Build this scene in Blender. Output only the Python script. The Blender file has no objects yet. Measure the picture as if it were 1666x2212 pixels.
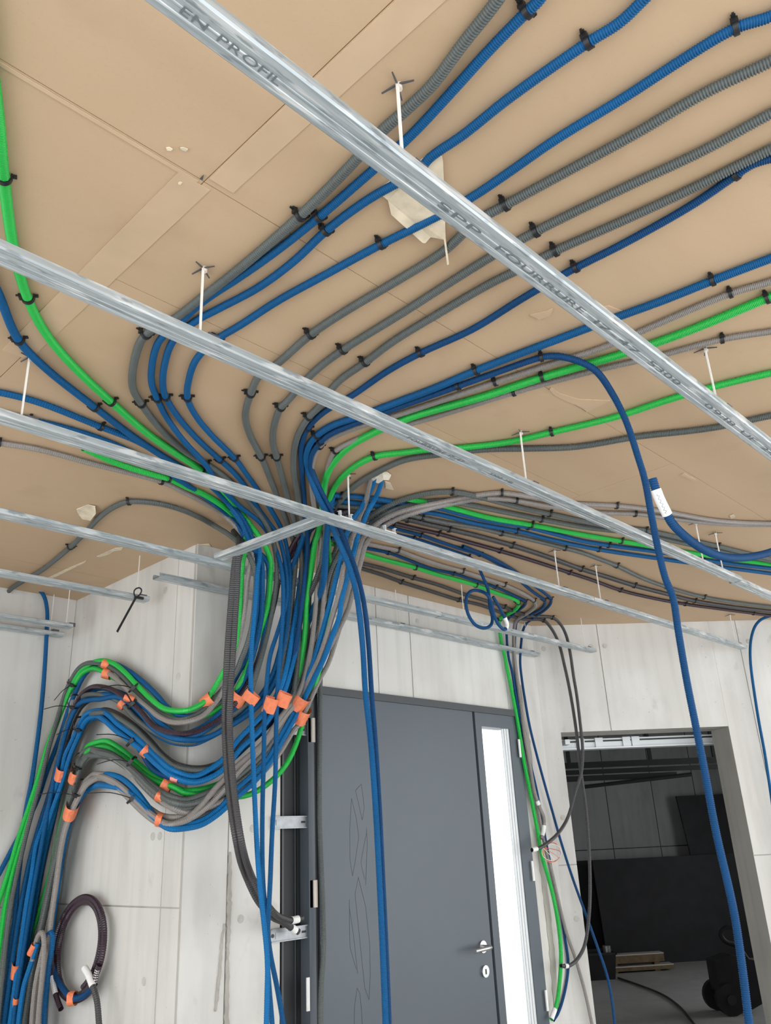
import bpy, bmesh, math, random
import numpy as np
from mathutils import Matrix, Vector

random.seed(4)
rng = np.random.default_rng(7)

# ------------------------------------------------------------------ camera
# room axes: X along the metal ceiling rails, Y towards the door wall, Z up; camera stands at (0, 0, 1.55)
CAMZ = 1.55
FPX, PITCH, ROLL, AZ = 1761.9, 0.38154, -0.047909, 0.75696
_cp, _sp, _c, _s = math.cos(PITCH), math.sin(PITCH), math.cos(ROLL), math.sin(ROLL)
_r, _u, _f = np.array([1, 0, 0.]), np.array([0, -_sp, _cp]), np.array([0, _cp, _sp])
_M = np.array([[math.sin(AZ), math.cos(AZ), 0], [-math.cos(AZ), math.sin(AZ), 0], [0, 0, 1]])
RIGHT, UP, FWD = _M @ (_c * _r + _s * _u), _M @ (-_s * _r + _c * _u), _M @ _f
CAM = np.array([0, 0, CAMZ])

scn = bpy.context.scene
cam_d = bpy.data.cameras.new('camera')
cam = bpy.data.objects.new('camera', cam_d)
scn.collection.objects.link(cam)
m = Matrix.Identity(4)
for i in range(3):
    m[i][0], m[i][1], m[i][2], m[i][3] = RIGHT[i], UP[i], -FWD[i], CAM[i]
cam.matrix_world = m
cam_d.sensor_fit = 'HORIZONTAL'
cam_d.sensor_width = 36.0
cam_d.lens = FPX / 1666 * 36.0
cam_d.clip_start = 0.02
scn.camera = cam

# ------------------------------------------------------------------ light: bright overcast daylight coming in from the open sides
world = bpy.data.worlds.new('daylight')
scn.world = world
world.use_nodes = True
bg = world.node_tree.nodes['Background']
bg.inputs[0].default_value = (0.93, 0.97, 1.0, 1)
bg.inputs[1].default_value = 1.0
vs = scn.view_settings
vs.view_transform = 'Standard'
vs.look = 'None'
vs.gamma = 1.0
vs.use_curve_mapping = False
vs.exposure = 1.66

# ------------------------------------------------------------------ geometry of the place
ZC = 2.75            # ceiling
YD = 2.813           # door wall face
XW = 1.81            # return wall face (carries the looped conduits)
YA = 3.90            # far left wall face
RW0 = np.array([4.251, 2.813, 0])                      # angled wall: start, direction, outward normal
RWD = np.array([0.749, -0.663, 0]); RWD /= np.linalg.norm(RWD)
RWN = np.array([0.663, 0.749, 0]); RWN /= np.linalg.norm(RWN)
RWK = RWN @ RW0

def ray(x, y):
    return FWD + RIGHT * (x - 833) / FPX - UP * (y - 1106) / FPX
def onZ(x, y, z):
    v = ray(x, y); return CAM + v * ((z - CAMZ) / v[2])
def onY(x, y, Y):
    v = ray(x, y); return CAM + v * (Y / v[1])
def onX(x, y, X):
    v = ray(x, y); return CAM + v * (X / v[0])
def onR(x, y, off, corner=True):
    v = ray(x, y); t = (RWK - off) / (v @ RWN)
    return CAM + v * (min(t, (YD - off) / v[1]) if corner else t)
def onW(x, y, off):
    """the return wall, the door wall or the far left wall, whichever the line of sight meets, off metres in front"""
    v = ray(x, y)
    t = (YD - off) / v[1]
    if v[0] * t >= XW - off:
        return CAM + v * min(t, (RWK - off) / (v @ RWN))
    t = (XW - off) / v[0]
    if v[1] * t <= YA - off:
        return CAM + v * t
    return CAM + v * ((YA - off) / v[1])

col = scn.collection
def put(o, parent=None):
    col.objects.link(o)
    if parent is not None:
        o.parent = parent
    return o
def tag(o, label=None, cat=None, group=None, kind=None):
    for k, v in (('label', label), ('category', cat), ('group', group), ('kind', kind)):
        if v: o[k] = v
    return o
def thing(name, label, cat, loc=(0, 0, 0), group=None):
    o = bpy.data.objects.new(name, None)
    o.location = loc
    o.empty_display_size = 0.05
    put(o)
    return tag(o, label, cat, group)

# ------------------------------------------------------------------ materials
MATS = {}
def nodes_of(name):
    mt = bpy.data.materials.new(name); mt.use_nodes = True
    nt = mt.node_tree
    return mt, nt, nt.nodes['Principled BSDF']
def plain(name, rgb, rough=0.5, metal=0.0, spec=0.5, var=0.0, scale=20, bump=0.0):
    mt, nt, b = nodes_of(name)
    b.inputs['Base Color'].default_value = (*rgb, 1)
    b.inputs['Roughness'].default_value = rough
    b.inputs['Metallic'].default_value = metal
    b.inputs['Specular IOR Level'].default_value = spec
    tc = nt.nodes.new('ShaderNodeTexCoord')
    no = nt.nodes.new('ShaderNodeTexNoise'); no.inputs['Scale'].default_value = scale; no.inputs['Detail'].default_value = 4
    nt.links.new(tc.outputs['Object'], no.inputs['Vector'])
    if var:
        r = nt.nodes.new('ShaderNodeValToRGB')
        r.color_ramp.elements[0].position = 0.3; r.color_ramp.elements[1].position = 0.7
        r.color_ramp.elements[0].color = (*[c * (1 - var) for c in rgb], 1)
        r.color_ramp.elements[1].color = (*[min(1, c * (1 + var)) for c in rgb], 1)
        nt.links.new(no.outputs[0], r.inputs[0]); nt.links.new(r.outputs[0], b.inputs['Base Color'])
    if bump:
        bp = nt.nodes.new('ShaderNodeBump'); bp.inputs['Strength'].default_value = bump; bp.inputs['Distance'].default_value = 0.004
        nt.links.new(no.outputs[0], bp.inputs['Height']); nt.links.new(bp.outputs[0], b.inputs['Normal'])
    MATS[name] = mt
    return mt

def mix_noise(nt, vec, layers, base):
    """stack of noise layers mixed over a base colour: (scale vec, lo, hi, colour, amount)"""
    cur = None
    for sc, lo, hi, colr, amt, det in layers:
        mp = nt.nodes.new('ShaderNodeMapping'); mp.inputs['Scale'].default_value = sc
        nt.links.new(vec, mp.inputs[0])
        no = nt.nodes.new('ShaderNodeTexNoise'); no.inputs['Scale'].default_value = 1.0; no.inputs['Detail'].default_value = det
        nt.links.new(mp.outputs[0], no.inputs['Vector'])
        mr = nt.nodes.new('ShaderNodeMapRange'); mr.inputs[1].default_value = lo; mr.inputs[2].default_value = hi; mr.inputs[4].default_value = amt
        nt.links.new(no.outputs[0], mr.inputs[0])
        mx = nt.nodes.new('ShaderNodeMix'); mx.data_type = 'RGBA'
        nt.links.new(mr.outputs[0], mx.inputs[0])
        if cur is None: mx.inputs[6].default_value = (*base, 1)
        else: nt.links.new(cur, mx.inputs[6])
        mx.inputs[7].default_value = (*colr, 1)
        cur = mx.outputs[2]
    return cur

def concrete(name, base, dark, pale, streak=0.5):
    mt, nt, b = nodes_of(name)
    g = nt.nodes.new('ShaderNodeNewGeometry')
    cur = mix_noise(nt, g.outputs['Position'], [
        ((1.3, 1.3, 1.0), 0.42, 0.72, dark, 0.5, 5),
        ((5, 5, 1.6), 0.56, 0.74, tuple(c * .86 for c in dark), 0.45, 6),
        ((16, 16, 0.8), 0.46, 0.74, dark, streak, 6),
        ((3.5, 3.5, 2.2), 0.52, 0.75, pale, 0.6, 4),
        ((48, 48, 48), 0.72, 0.78, tuple(c * 0.55 for c in dark), 0.5, 2),
        ((7, 7, 5), 0.68, 0.76, tuple(c * 0.65 for c in dark), 0.35, 4)], base)
    nt.links.new(cur, b.inputs['Base Color'])
    b.inputs['Roughness'].default_value = 0.75
    no = nt.nodes.new('ShaderNodeTexNoise'); no.inputs['Scale'].default_value = 45; no.inputs['Detail'].default_value = 6
    nt.links.new(g.outputs['Position'], no.inputs['Vector'])
    bp = nt.nodes.new('ShaderNodeBump'); bp.inputs['Strength'].default_value = 0.18; bp.inputs['Distance'].default_value = 0.004
    nt.links.new(no.outputs[0], bp.inputs['Height']); nt.links.new(bp.outputs[0], b.inputs['Normal'])
    MATS[name] = mt
    return mt

concrete('concrete', (0.63, 0.615, 0.585), (0.47, 0.455, 0.42), (0.72, 0.715, 0.69), 0.5)
concrete('concrete_joint', (0.44, 0.42, 0.385), (0.30, 0.285, 0.25), (0.52, 0.51, 0.48), 0.6)
concrete('concrete_rough', (0.42, 0.40, 0.36), (0.26, 0.24, 0.21), (0.58, 0.56, 0.52), 0.6)
concrete('garage_concrete', (0.42, 0.425, 0.42), (0.29, 0.295, 0.29), (0.48, 0.485, 0.48), 0.5)
concrete('floor_concrete', (0.50, 0.49, 0.47), (0.38, 0.37, 0.35), (0.58, 0.57, 0.55), 0.3)

def ceiling_board():
    mt, nt, b = nodes_of('ceiling_board')
    g = nt.nodes.new('ShaderNodeNewGeometry')
    cur = mix_noise(nt, g.outputs['Position'], [
        ((0.9, 1.2, 1), 0.35, 0.75, (0.475, 0.33, 0.205), 0.6, 3),
        ((2.5, 9, 1), 0.45, 0.8, (0.60, 0.44, 0.295), 0.35, 4),
        ((5, 5, 1), 0.6, 0.72, (0.46, 0.32, 0.198), 0.4, 3),
        ((160, 160, 1), 0.55, 0.8, (0.47, 0.338, 0.212), 0.35, 2)], (0.545, 0.39, 0.25))
    nt.links.new(cur, b.inputs['Base Color'])
    b.inputs['Roughness'].default_value = 0.62
    b.inputs['Specular IOR Level'].default_value = 0.35
    no = nt.nodes.new('ShaderNodeTexNoise'); no.inputs['Scale'].default_value = 3.0; no.inputs['Detail'].default_value = 3
    nt.links.new(g.outputs['Position'], no.inputs['Vector'])
    bp = nt.nodes.new('ShaderNodeBump'); bp.inputs['Strength'].default_value = 0.12; bp.inputs['Distance'].default_value = 0.02
    nt.links.new(no.outputs[0], bp.inputs['Height']); nt.links.new(bp.outputs[0], b.inputs['Normal'])
    MATS['ceiling_board'] = mt
ceiling_board()
plain('board_joint', (0.33, 0.22, 0.14), 0.8)
plain('torn_paper', (0.70, 0.60, 0.45), 0.8, var=0.15, scale=30)
plain('board_tape', (0.565, 0.408, 0.268), 0.65, var=0.05, scale=12)
plain('plaster', (0.72, 0.66, 0.55), 0.85, var=0.12, scale=40, bump=0.5)

def galvanised():
    mt, nt, b = nodes_of('galvanised_steel')
    tc = nt.nodes.new('ShaderNodeTexCoord')
    cur = mix_noise(nt, tc.outputs['Object'], [
        ((2.2, 90, 90), 0.42, 0.62, (0.30, 0.345, 0.365), 0.85, 4),
        ((7, 130, 60), 0.54, 0.64, (0.66, 0.69, 0.70), 0.9, 6),
        ((16, 110, 50), 0.58, 0.66, (0.20, 0.235, 0.255), 0.7, 6),
        ((5, 40, 40), 0.60, 0.66, (0.78, 0.80, 0.80), 0.7, 6)], (0.46, 0.50, 0.52))
    nt.links.new(cur, b.inputs['Base Color'])
    b.inputs['Metallic'].default_value = 0.35
    b.inputs['Roughness'].default_value = 0.42
    MATS['galvanised_steel'] = mt
galvanised()
plain('rod_steel', (0.86, 0.83, 0.78), 0.4, metal=0.1)
plain('spring_steel', (0.10, 0.10, 0.11), 0.45, metal=0.3)
plain('ink', (0.13, 0.15, 0.16), 0.6)
plain('blue', (0.003, 0.083, 0.225), 0.55, spec=0.22, var=0.10, scale=6)
plain('blue_dark', (0.003, 0.050, 0.150), 0.55, spec=0.22, var=0.12, scale=6)
plain('blue_light', (0.004, 0.125, 0.330), 0.55, spec=0.22, var=0.10, scale=6)
plain('green', (0.012, 0.44, 0.060), 0.40, var=0.08, scale=6)
plain('grey', (0.096, 0.110, 0.106), 0.48, spec=0.35, var=0.12, scale=6)
plain('light_grey', (0.245, 0.222, 0.207), 0.45, var=0.10, scale=6)
plain('dark_grey', (0.046, 0.044, 0.046), 0.45, var=0.12, scale=6)
plain('purple', (0.035, 0.018, 0.030), 0.28, var=0.15, scale=6)
plain('black_plastic', (0.010, 0.010, 0.012), 0.45)
plain('orange_tape', (0.80, 0.215, 0.095), 0.55, var=0.10, scale=60, bump=0.4)
plain('pink_tape', (0.85, 0.30, 0.26), 0.55, var=0.10, scale=60, bump=0.4)
plain('white_tape', (0.80, 0.80, 0.79), 0.6, var=0.05, scale=60, bump=0.3)
plain('plug_grey', (0.50, 0.485, 0.45), 0.8, var=0.1, scale=40)
plain('pale_plastic', (0.72, 0.64, 0.57), 0.5)
plain('door_grey', (0.083, 0.100, 0.118), 0.40, spec=0.45, var=0.04, scale=3)
plain('frame_grey', (0.050, 0.056, 0.062), 0.45)
plain('black_gasket', (0.006, 0.007, 0.008), 0.5)
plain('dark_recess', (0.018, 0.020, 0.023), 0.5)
plain('engraved_line', (0.02, 0.022, 0.025), 0.6)
plain('brushed_steel', (0.62, 0.62, 0.62), 0.28, metal=1.0)
plain('zinc', (0.30, 0.31, 0.32), 0.42, metal=0.8, var=0.15, scale=30)
plain('white_metal', (0.72, 0.74, 0.75), 0.4, metal=0.1)
plain('black_board', (0.012, 0.011, 0.0135), 0.6, var=0.5, scale=5)
plain('dark_steel', (0.035, 0.037, 0.035), 0.5, metal=0.2)
plain('wood_strip', (0.22, 0.15, 0.075), 0.7, var=0.25, scale=20)
plain('red_wire', (0.55, 0.06, 0.05), 0.4)
plain('orange_wire', (0.75, 0.22, 0.08), 0.4)
plain('white_wire', (0.75, 0.74, 0.72), 0.4)
def glass():
    mt, nt, b = nodes_of('pane_glass')
    b.inputs['Base Color'].default_value = (0.97, 0.99, 1, 1)
    b.inputs['Roughness'].default_value = 0.12
    b.inputs['Transmission Weight'].default_value = 1.0
    b.inputs['IOR'].default_value = 1.05
    MATS['pane_glass'] = mt
glass()
M = MATS

# ------------------------------------------------------------------ mesh helpers
class MB:
    def __init__(s): s.v = []; s.f = []
    def add(s, verts, faces):
        n = len(s.v); s.v += [tuple(map(float, p)) for p in verts]; s.f += [tuple(i + n for i in f) for f in faces]; return s
    def box(s, lo, hi, fr=None):
        x0, y0, z0 = lo; x1, y1, z1 = hi
        vs_ = [(x0, y0, z0), (x1, y0, z0), (x1, y1, z0), (x0, y1, z0), (x0, y0, z1), (x1, y0, z1), (x1, y1, z1), (x0, y1, z1)]
        if fr is not None:
            o, a, b, c = [np.array(q, float) for q in fr]
            vs_ = [o + a * p[0] + b * p[1] + c * p[2] for p in vs_]
        return s.add(vs_, [(0, 3, 2, 1), (4, 5, 6, 7), (0, 1, 5, 4), (1, 2, 6, 5), (2, 3, 7, 6), (3, 0, 4, 7)])
    def prism(s, poly, a, b, fr=None):
        """poly (u, v) swept along the third axis from a to b"""
        n = len(poly)
        vs_ = [(u, v, a) for u, v in poly] + [(u, v, b) for u, v in poly]
        if fr is not None:
            o, e1, e2, e3 = [np.array(q, float) for q in fr]
            vs_ = [o + e1 * p[0] + e2 * p[1] + e3 * p[2] for p in vs_]
        return s.add(vs_, [tuple(range(n - 1, -1, -1)), tuple(range(n, 2 * n))] + [(i, (i + 1) % n, n + (i + 1) % n, n + i) for i in range(n)])
    def cyl(s, a, b, r, n=12, r2=None):
        a, b = np.array(a, float), np.array(b, float)
        t = (b - a) / np.linalg.norm(b - a)
        u = np.cross(t, [0, 0, 1.] if abs(t[2]) < 0.9 else [1., 0, 0]); u /= np.linalg.norm(u); w = np.cross(t, u)
        r2 = r if r2 is None else r2
        ring = [(math.cos(2 * math.pi * i / n), math.sin(2 * math.pi * i / n)) for i in range(n)]
        vs_ = [a + r * (c * u + d * w) for c, d in ring] + [b + r2 * (c * u + d * w) for c, d in ring]
        return s.add(vs_, [tuple(range(n)), tuple(range(2 * n - 1, n - 1, -1))] + [(i, n + i, n + (i + 1) % n, (i + 1) % n) for i in range(n)])
    def build(s, name, mat, parent=None, origin=None, smooth=False):
        me = bpy.data.meshes.new(name)
        v = np.array(s.v)
        o = bpy.data.objects.new(name, me)
        if origin is None and parent is None:
            origin = (v.min(0) + v.max(0)) / 2; origin[2] = v[:, 2].min()
        if origin is None: origin = np.zeros(3)
        origin = np.array(origin, float)
        me.from_pydata([tuple(p) for p in v - origin], [], s.f)
        if len(s.f) < 4000:
            bm = bmesh.new(); bm.from_mesh(me); bmesh.ops.recalc_face_normals(bm, faces=bm.faces); bm.to_mesh(me); bm.free()
        if smooth: me.polygons.foreach_set('use_smooth', [True] * len(me.polygons))
        me.materials.append(M[mat] if isinstance(mat, str) else mat)
        me.update()
        put(o, parent)
        o.location = origin
        if parent is not None: o.location = origin - np.array(parent_origin(parent))
        return o
def parent_origin(p):
    q = np.zeros(3)
    while p is not None:
        q = q + np.array(p.location); p = p.parent
    return q
def struct(mb, name, mat):
    o = mb.build(name, mat); tag(o, kind='structure'); return o
def grid_mesh(name, V, F, mat, parent=None, origin=(0, 0, 0), smooth=True):
    """V (n,3), F (m,4) arrays"""
    me = bpy.data.meshes.new(name)
    origin = np.array(origin, float)
    V = np.asarray(V, float) - origin
    me.vertices.add(len(V)); me.vertices.foreach_set('co', V.ravel().astype(np.float32))
    me.loops.add(F.size); me.loops.foreach_set('vertex_index', F.ravel().astype(np.int32))
    me.polygons.add(len(F)); me.polygons.foreach_set('loop_start', np.arange(0, F.size, 4, dtype=np.int32))
    me.polygons.foreach_set('use_smooth', np.full(len(F), smooth))
    me.update(calc_edges=True); me.validate()
    me.materials.append(M[mat] if isinstance(mat, str) else mat)
    o = bpy.data.objects.new(name, me); put(o, parent)
    o.location = origin - (parent_origin(parent) if parent is not None else 0)
    return o

def smooth_path(P, step):
    """centripetal Catmull-Rom through the points, resampled at even spacing"""
    P = np.array(P, float)
    Q = np.vstack([2 * P[0] - P[1], P, 2 * P[-1] - P[-2]])
    out = []
    for i in range(1, len(Q) - 2):
        p0, p1, p2, p3 = Q[i - 1:i + 3]
        t0 = 0; t1 = t0 + np.linalg.norm(p1 - p0) ** .5 + 1e-6; t2 = t1 + np.linalg.norm(p2 - p1) ** .5 + 1e-6; t3 = t2 + np.linalg.norm(p3 - p2) ** .5 + 1e-6
        t = np.linspace(t1, t2, 14, endpoint=False)[:, None]
        a1 = (t1 - t) / (t1 - t0) * p0 + (t - t0) / (t1 - t0) * p1
        a2 = (t2 - t) / (t2 - t1) * p1 + (t - t1) / (t2 - t1) * p2
        a3 = (t3 - t) / (t3 - t2) * p2 + (t - t2) / (t3 - t2) * p3
        b1 = (t2 - t) / (t2 - t0) * a1 + (t - t0) / (t2 - t0) * a2
        b2 = (t3 - t) / (t3 - t1) * a2 + (t - t1) / (t3 - t1) * a3
        out.append((t2 - t) / (t2 - t1) * b1 + (t - t1) / (t2 - t1) * b2)
    out = np.vstack(out + [P[-1:]])
    # a little averaging takes out kinks left by hand placed points
    for _ in range(6):
        out[1:-1] = 0.25 * out[:-2] + 0.5 * out[1:-1] + 0.25 * out[2:]
    d = np.concatenate([[0], np.cumsum(np.linalg.norm(np.diff(out, axis=0), axis=1))])
    n = max(4, int(d[-1] / step))
    s = np.linspace(0, d[-1], n + 1)
    return np.stack([np.interp(s, d, out[:, k]) for k in range(3)], 1)

def frames(P):
    T = np.gradient(P, axis=0); T /= np.linalg.norm(T, axis=1)[:, None]
    U = np.zeros_like(T)
    u = np.cross(T[0], [0.1, 0.2, 1.0]); u /= np.linalg.norm(u)
    for i in range(len(T)):
        u = u - (u @ T[i]) * T[i]; u /= np.linalg.norm(u); U[i] = u
    return T, U, np.cross(T, U)

def tube_arrays(P, R, sides):
    T, U, W = frames(P)
    a = np.linspace(0, 2 * math.pi, sides, endpoint=False)
    R = np.broadcast_to(np.asarray(R, float), (len(P),))
    V = P[:, None, :] + R[:, None, None] * (np.cos(a)[None, :, None] * U[:, None, :] + np.sin(a)[None, :, None] * W[:, None, :])
    n = len(P)
    i = np.arange(n - 1)[:, None] * sides; j = np.arange(sides)[None, :]; k = (j + 1) % sides
    F = np.stack([i + j, i + k, i + sides + k, i + sides + j], -1).reshape(-1, 4)
    return V.reshape(-1, 3), F

def tube(name, P, r, mat, parent=None, sides=10, step=0.012, smooth=True):
    Q = smooth_path(P, step)
    V, F = tube_arrays(Q, r, sides)
    return grid_mesh(name, V, F, mat, parent, origin=Q[0] if parent is None else (0, 0, 0) if parent is None else parent_origin(parent), smooth=smooth)

# ================================================================== THE SETTING
EX, EY, EZ = np.array([1., 0, 0]), np.array([0, 1., 0]), np.array([0, 0, 1.])
def wall(name, o, es, eo, rects, sseams, zseams, thick=0.22, mat='concrete', joint='concrete_joint', gap=0.003):
    fr = (np.array(o, float), es, eo, EZ)
    mb = MB()
    for (s0, s1, z0, z1) in rects:
        mb.box((s0, -thick, z0), (s1, -0.006, z1), fr)
    w = struct(mb, name, joint)
    for (s0, s1, z0, z1) in rects:
        ss = [s0] + [q for q in sseams if s0 + .02 < q < s1 - .02] + [s1]
        zz = [z0] + [q for q in zseams if z0 + .02 < q < z1 - .02] + [z1]
        for a, b in zip(ss[:-1], ss[1:]):
            for c, d in zip(zz[:-1], zz[1:]):
                g0 = gap if a != s0 else 0; g1 = gap if b != s1 else 0; h0 = gap if c != z0 else 0; h1 = gap if d != z1 else 0
                k = (random.random() - .5) * .002
                MB().box((a + g0, -0.008, c + h0), (b - g1, k - .001, d - h1), fr).build('concrete_panel', mat, w)
    return w
def plugs(w, pts, eo, r=0.016):
    for p in pts:
        p = np.array(p); mb = MB()
        mb.cyl(p - eo * .004, p + eo * .0012, r, 20, r * .92)
        mb.cyl(p + eo * .001, p + eo * .002, r * .55, 16)
        mb.build('formwork_plug', 'plug_grey', w)

# floor
struct(MB().box((-2.2, -1.8, -0.12), (12.5, 8.5, 0)), 'floor', 'floor_concrete')

# ceiling of large brown boards with open joints
ceil_slab = MB().box((-2.2, -1.9, ZC + .004), (6.6, 2.95, ZC + .2))
ceil_slab.box((-2.2, 2.95, ZC + .004), (1.9, 4.1, ZC + .2))
ceiling = struct(ceil_slab, 'ceiling', 'board_joint')
xs = [-2.2, -1.30, .67, 2.64, 4.61, 6.58]
ys = [-1.9, -1.325, -.125, 1.075, 2.275, 2.95]
def board(x0, x1, y0, y1):
    g = .0009; t = (random.random() - .5) * .0012
    MB().box((x0 + g, y0 + g, ZC + t), (x1 - g, y1 - g, ZC + .006)).build('ceiling_board', 'ceiling_board', ceiling)
for a, b in zip(xs[:-1], xs[1:]):
    for c, d in zip(ys[:-1], ys[1:]):
        if abs(a - .67) < .01 and abs(c - 1.075) < .01:
            board(a, b, c, 1.455); board(a, b, 1.455, d)
        else:
            board(a, b, c, d)
for a, b in ((-2.2, -1.30), (-1.30, .67), (.67, 1.9)):
    board(a, b, 2.95, 3.475); board(a, b, 3.475, 4.1)

# pale joint strips, torn paper and tape stuck on the boards
def patch(name, pts, mat, parent, z=ZC, th=0.0012, lift=None):
    """flat irregular scrap traced on the ceiling plane, with its own thickness; lift curls points downwards"""
    P = [onZ(x, y, z - .002) for x, y in pts]
    mb = MB(); n = len(P)
    lift = lift or [0] * n
    lo = [(p[0], p[1], z - .0022 - th - l) for p, l in zip(P, lift)]
    hi = [(p[0], p[1], z - .0008 - l * .8) for p, l in zip(P, lift)]
    mb.add(lo + hi, [tuple(range(n)), tuple(range(2 * n - 1, n - 1, -1))] + [(i, n + i, n + (i + 1) % n, (i + 1) % n) for i in range(n)])
    return mb.build(name, mat, parent)
def strip_y(x, y0, y1, w, mat='board_tape'):
    MB().box((x - w / 2, y0, ZC - .0022), (x + w / 2, y1, ZC - .0004)).build('joint_tape', mat, ceiling)
def strip_x(y, x0, x1, w, mat='board_tape'):
    MB().box((x0, y - w / 2, ZC - .0020), (x1, y + w / 2, ZC - .0004)).build('joint_tape', mat, ceiling)
strip_y(.700, .30, 1.06, .055); strip_y(.655, 1.085, 1.90, .07)
strip_x(.800, 1.52, 2.55, .045); strip_x(1.083, .1, .66, .008)
scraps = [
    ('torn_paper', 'torn_paper', [(165, 1100), (190, 1090), (206, 1092), (208, 1103), (196, 1118), (178, 1119), (170, 1112)], [0, 0, .004, .012, .012, .004, 0]),
    ('torn_paper', 'torn_paper', [(209, 1202), (248, 1184), (265, 1183), (262, 1188), (246, 1190), (236, 1197), (216, 1203)], None),
    ('torn_paper', 'torn_paper', [(95, 1252), (150, 1226), (186, 1211), (183, 1215), (150, 1231), (101, 1255)], None),
    ('torn_paper', 'torn_paper', [(430, 1176), (452, 1175), (456, 1180), (448, 1187), (438, 1185)], None),
    ('torn_paper', 'torn_paper', [(832, 1040), (843, 1043), (850, 1058), (833, 1054)], None),
    ('plaster', 'plaster', [(800, 1028), (812, 1022), (826, 1016), (836, 1017), (845, 1024), (840, 1031), (829, 1027), (818, 1036), (806, 1036)], [.008, .014, .010, .006, .004, .010, .016, .014, .008]),
    ('torn_paper', 'board_tape', [(1187, 842), (1190, 836), (1210, 850), (1250, 862), (1318, 865), (1300, 874), (1268, 890), (1258, 880), (1228, 868), (1200, 855)], None),
    ('torn_paper', 'board_tape', [(1145, 680), (1180, 672), (1195, 665), (1190, 680), (1165, 690)], None),
    ('torn_paper', 'board_tape', [(1284, 668), (1315, 660), (1345, 672), (1322, 690), (1300, 685)], None),
    ('torn_paper', 'board_tape', [(1470, 1026), (1505, 1041), (1504, 1036), (1478, 1022)], None),
    ('torn_paper', 'torn_paper', [(1576, 1114), (1585, 1110), (1588, 1114), (1580, 1119)], [0, .003, .006, .002]),
    ('torn_paper', 'torn_paper', [(359, 319), (366, 318), (373, 322), (369, 325), (361, 324)], None),
    ('torn_paper', 'torn_paper', [(389, 319), (396, 318), (406, 322), (402, 326), (392, 323)], None),
    ('torn_paper', 'torn_paper', [(385, 395), (389, 392), (394, 394), (391, 398), (386, 398)], None),
]
for nm, mt, pts, lf in scraps:
    patch(nm, pts, mt, ceiling, lift=lf)
# sheet of brown masking paper hanging loose beside the first hanger
patch('masking_paper', [(812, 412), (900, 352), (950, 312), (952, 320), (957, 345), (959, 400), (962, 505), (968, 546), (964, 548), (958, 507), (930, 505), (918, 515), (912, 514), (845, 458), (838, 430)], 'torn_paper', ceiling, th=.001,
      lift=[0, 0, .004, .004, .006, .008, .012, .03, .03, .012, .008, .012, .012, .006, .002])
# snag marks
patch('dent', [(432, 386), (440, 378), (438, 388)], 'spring_steel', ceiling)

# door wall
lin_s = [q - XW for q in (2.003, 2.87, 3.118, 3.93)]
wall_back = wall('wall_back', (XW + .002, YD, 0), EX, -EY,
                 [(0, 2.258 - XW, 0, ZC), (2.258 - XW, 3.997 - XW, 2.208, ZC), ], lin_s, [], .25)
wall_pier = wall('wall_back_pier', (XW + .002, YD, 0), EX, -EY, [(3.997 - XW, 4.262 - XW, 0, ZC)], [], [], .03)
plugs(wall_back, [onY(902, 1342, YD), onY(1095, 1398, YD), onY(520, 1985, YD), onY(546, 1790, YD)], -EY)
# return wall with the looped conduits
wall_return = wall('wall_left_return', (XW, YA + .05, 0), -EY, -EX, [(0, YA + .03 - YD, 0, ZC)], [YA + .05 - 2.957], [1.353], .25)
plugs(wall_return, [onX(385, 1461, XW), onX(330, 1807, XW), onX(311, 2120, XW), onX(357, 1275, XW), onX(345, 1806, XW)], -EX)
wall_left = wall('wall_left', (-2.2, YA, 0), EX, -EY, [(0, XW + 2.2 - .001, 0, ZC)], [1.2, 2.4], [1.353], .25)
# angled wall with the opening
S_OPL = float((onR(1212, 1583, 0, False) - RW0) @ RWD); S_OPR = float((onR(1574, 1568, 0, False) - RW0) @ RWD); Z_OP = 2.097
sR = lambda x, y: float((onR(x, y, 0) - RW0) @ RWD)
wall_right = wall('wall_right', RW0, RWD, -RWN, [(-.02, S_OPL, 0, ZC), (S_OPL, S_OPR, Z_OP, ZC), (S_OPR, 5.2, 0, ZC)],
                  [sR(1304, 1460), sR(1200, 1470), sR(1612, 1460), 2.9], [1.372], .24)
plugs(wall_right, [onR(1307, 1395, 0), onR(1277, 1396, 0), onR(1175, 1401, 0), onR(1246, 1985, 0), onR(1217, 1766, 0), onR(1617, 1385, 0)], -RWN)

# broken and rough concrete edges
def rough_strip(parent, pts, plane, eo, mat='concrete_rough', jag=2.5):
    """pts: (x, y, half width) along a ragged edge"""
    a, b = [], []
    for i in range(len(pts) - 1):
        for k in range(8):
            t = k / 8
            x, y, w = [pts[i][j] * (1 - t) + pts[i + 1][j] * t for j in range(3)]
            a.append(plane(x - w - random.random() * jag, y)); b.append(plane(x + w + random.random() * jag, y))
    n = len(a); mb = MB()
    top = [p + eo * (.002 + random.random() * .004) for p in a] + [p + eo * (.002 + random.random() * .004) for p in b]
    bot = [p - eo * .006 for p in a] + [p - eo * .006 for p in b]
    V = top + bot
    F = [(i, i + 1, n + i + 1, n + i) for i in range(n - 1)] + [(2 * n + i, 3 * n + i, 3 * n + i + 1, 2 * n + i + 1) for i in range(n - 1)]
    F += [(i, 2 * n + i, 2 * n + i + 1, i + 1) for i in range(n - 1)] + [(n + i, n + i + 1, 3 * n + i + 1, 3 * n + i) for i in range(n - 1)]
    F += [(0, n, 3 * n, 2 * n), (n - 1, 3 * n - 1, 4 * n - 1, 2 * n - 1)]
    mb.add(V, F).build('rough_edge', mat, parent)
pb = lambda x, y: onY(x, y, YD)
rough_strip(wall_back, [(497, 1840, 1), (495, 1930, 3), (494, 1985, 3), (491, 2060, 2), (490, 2140, 3), (488, 2230, 4)], pb, -EY)
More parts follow.
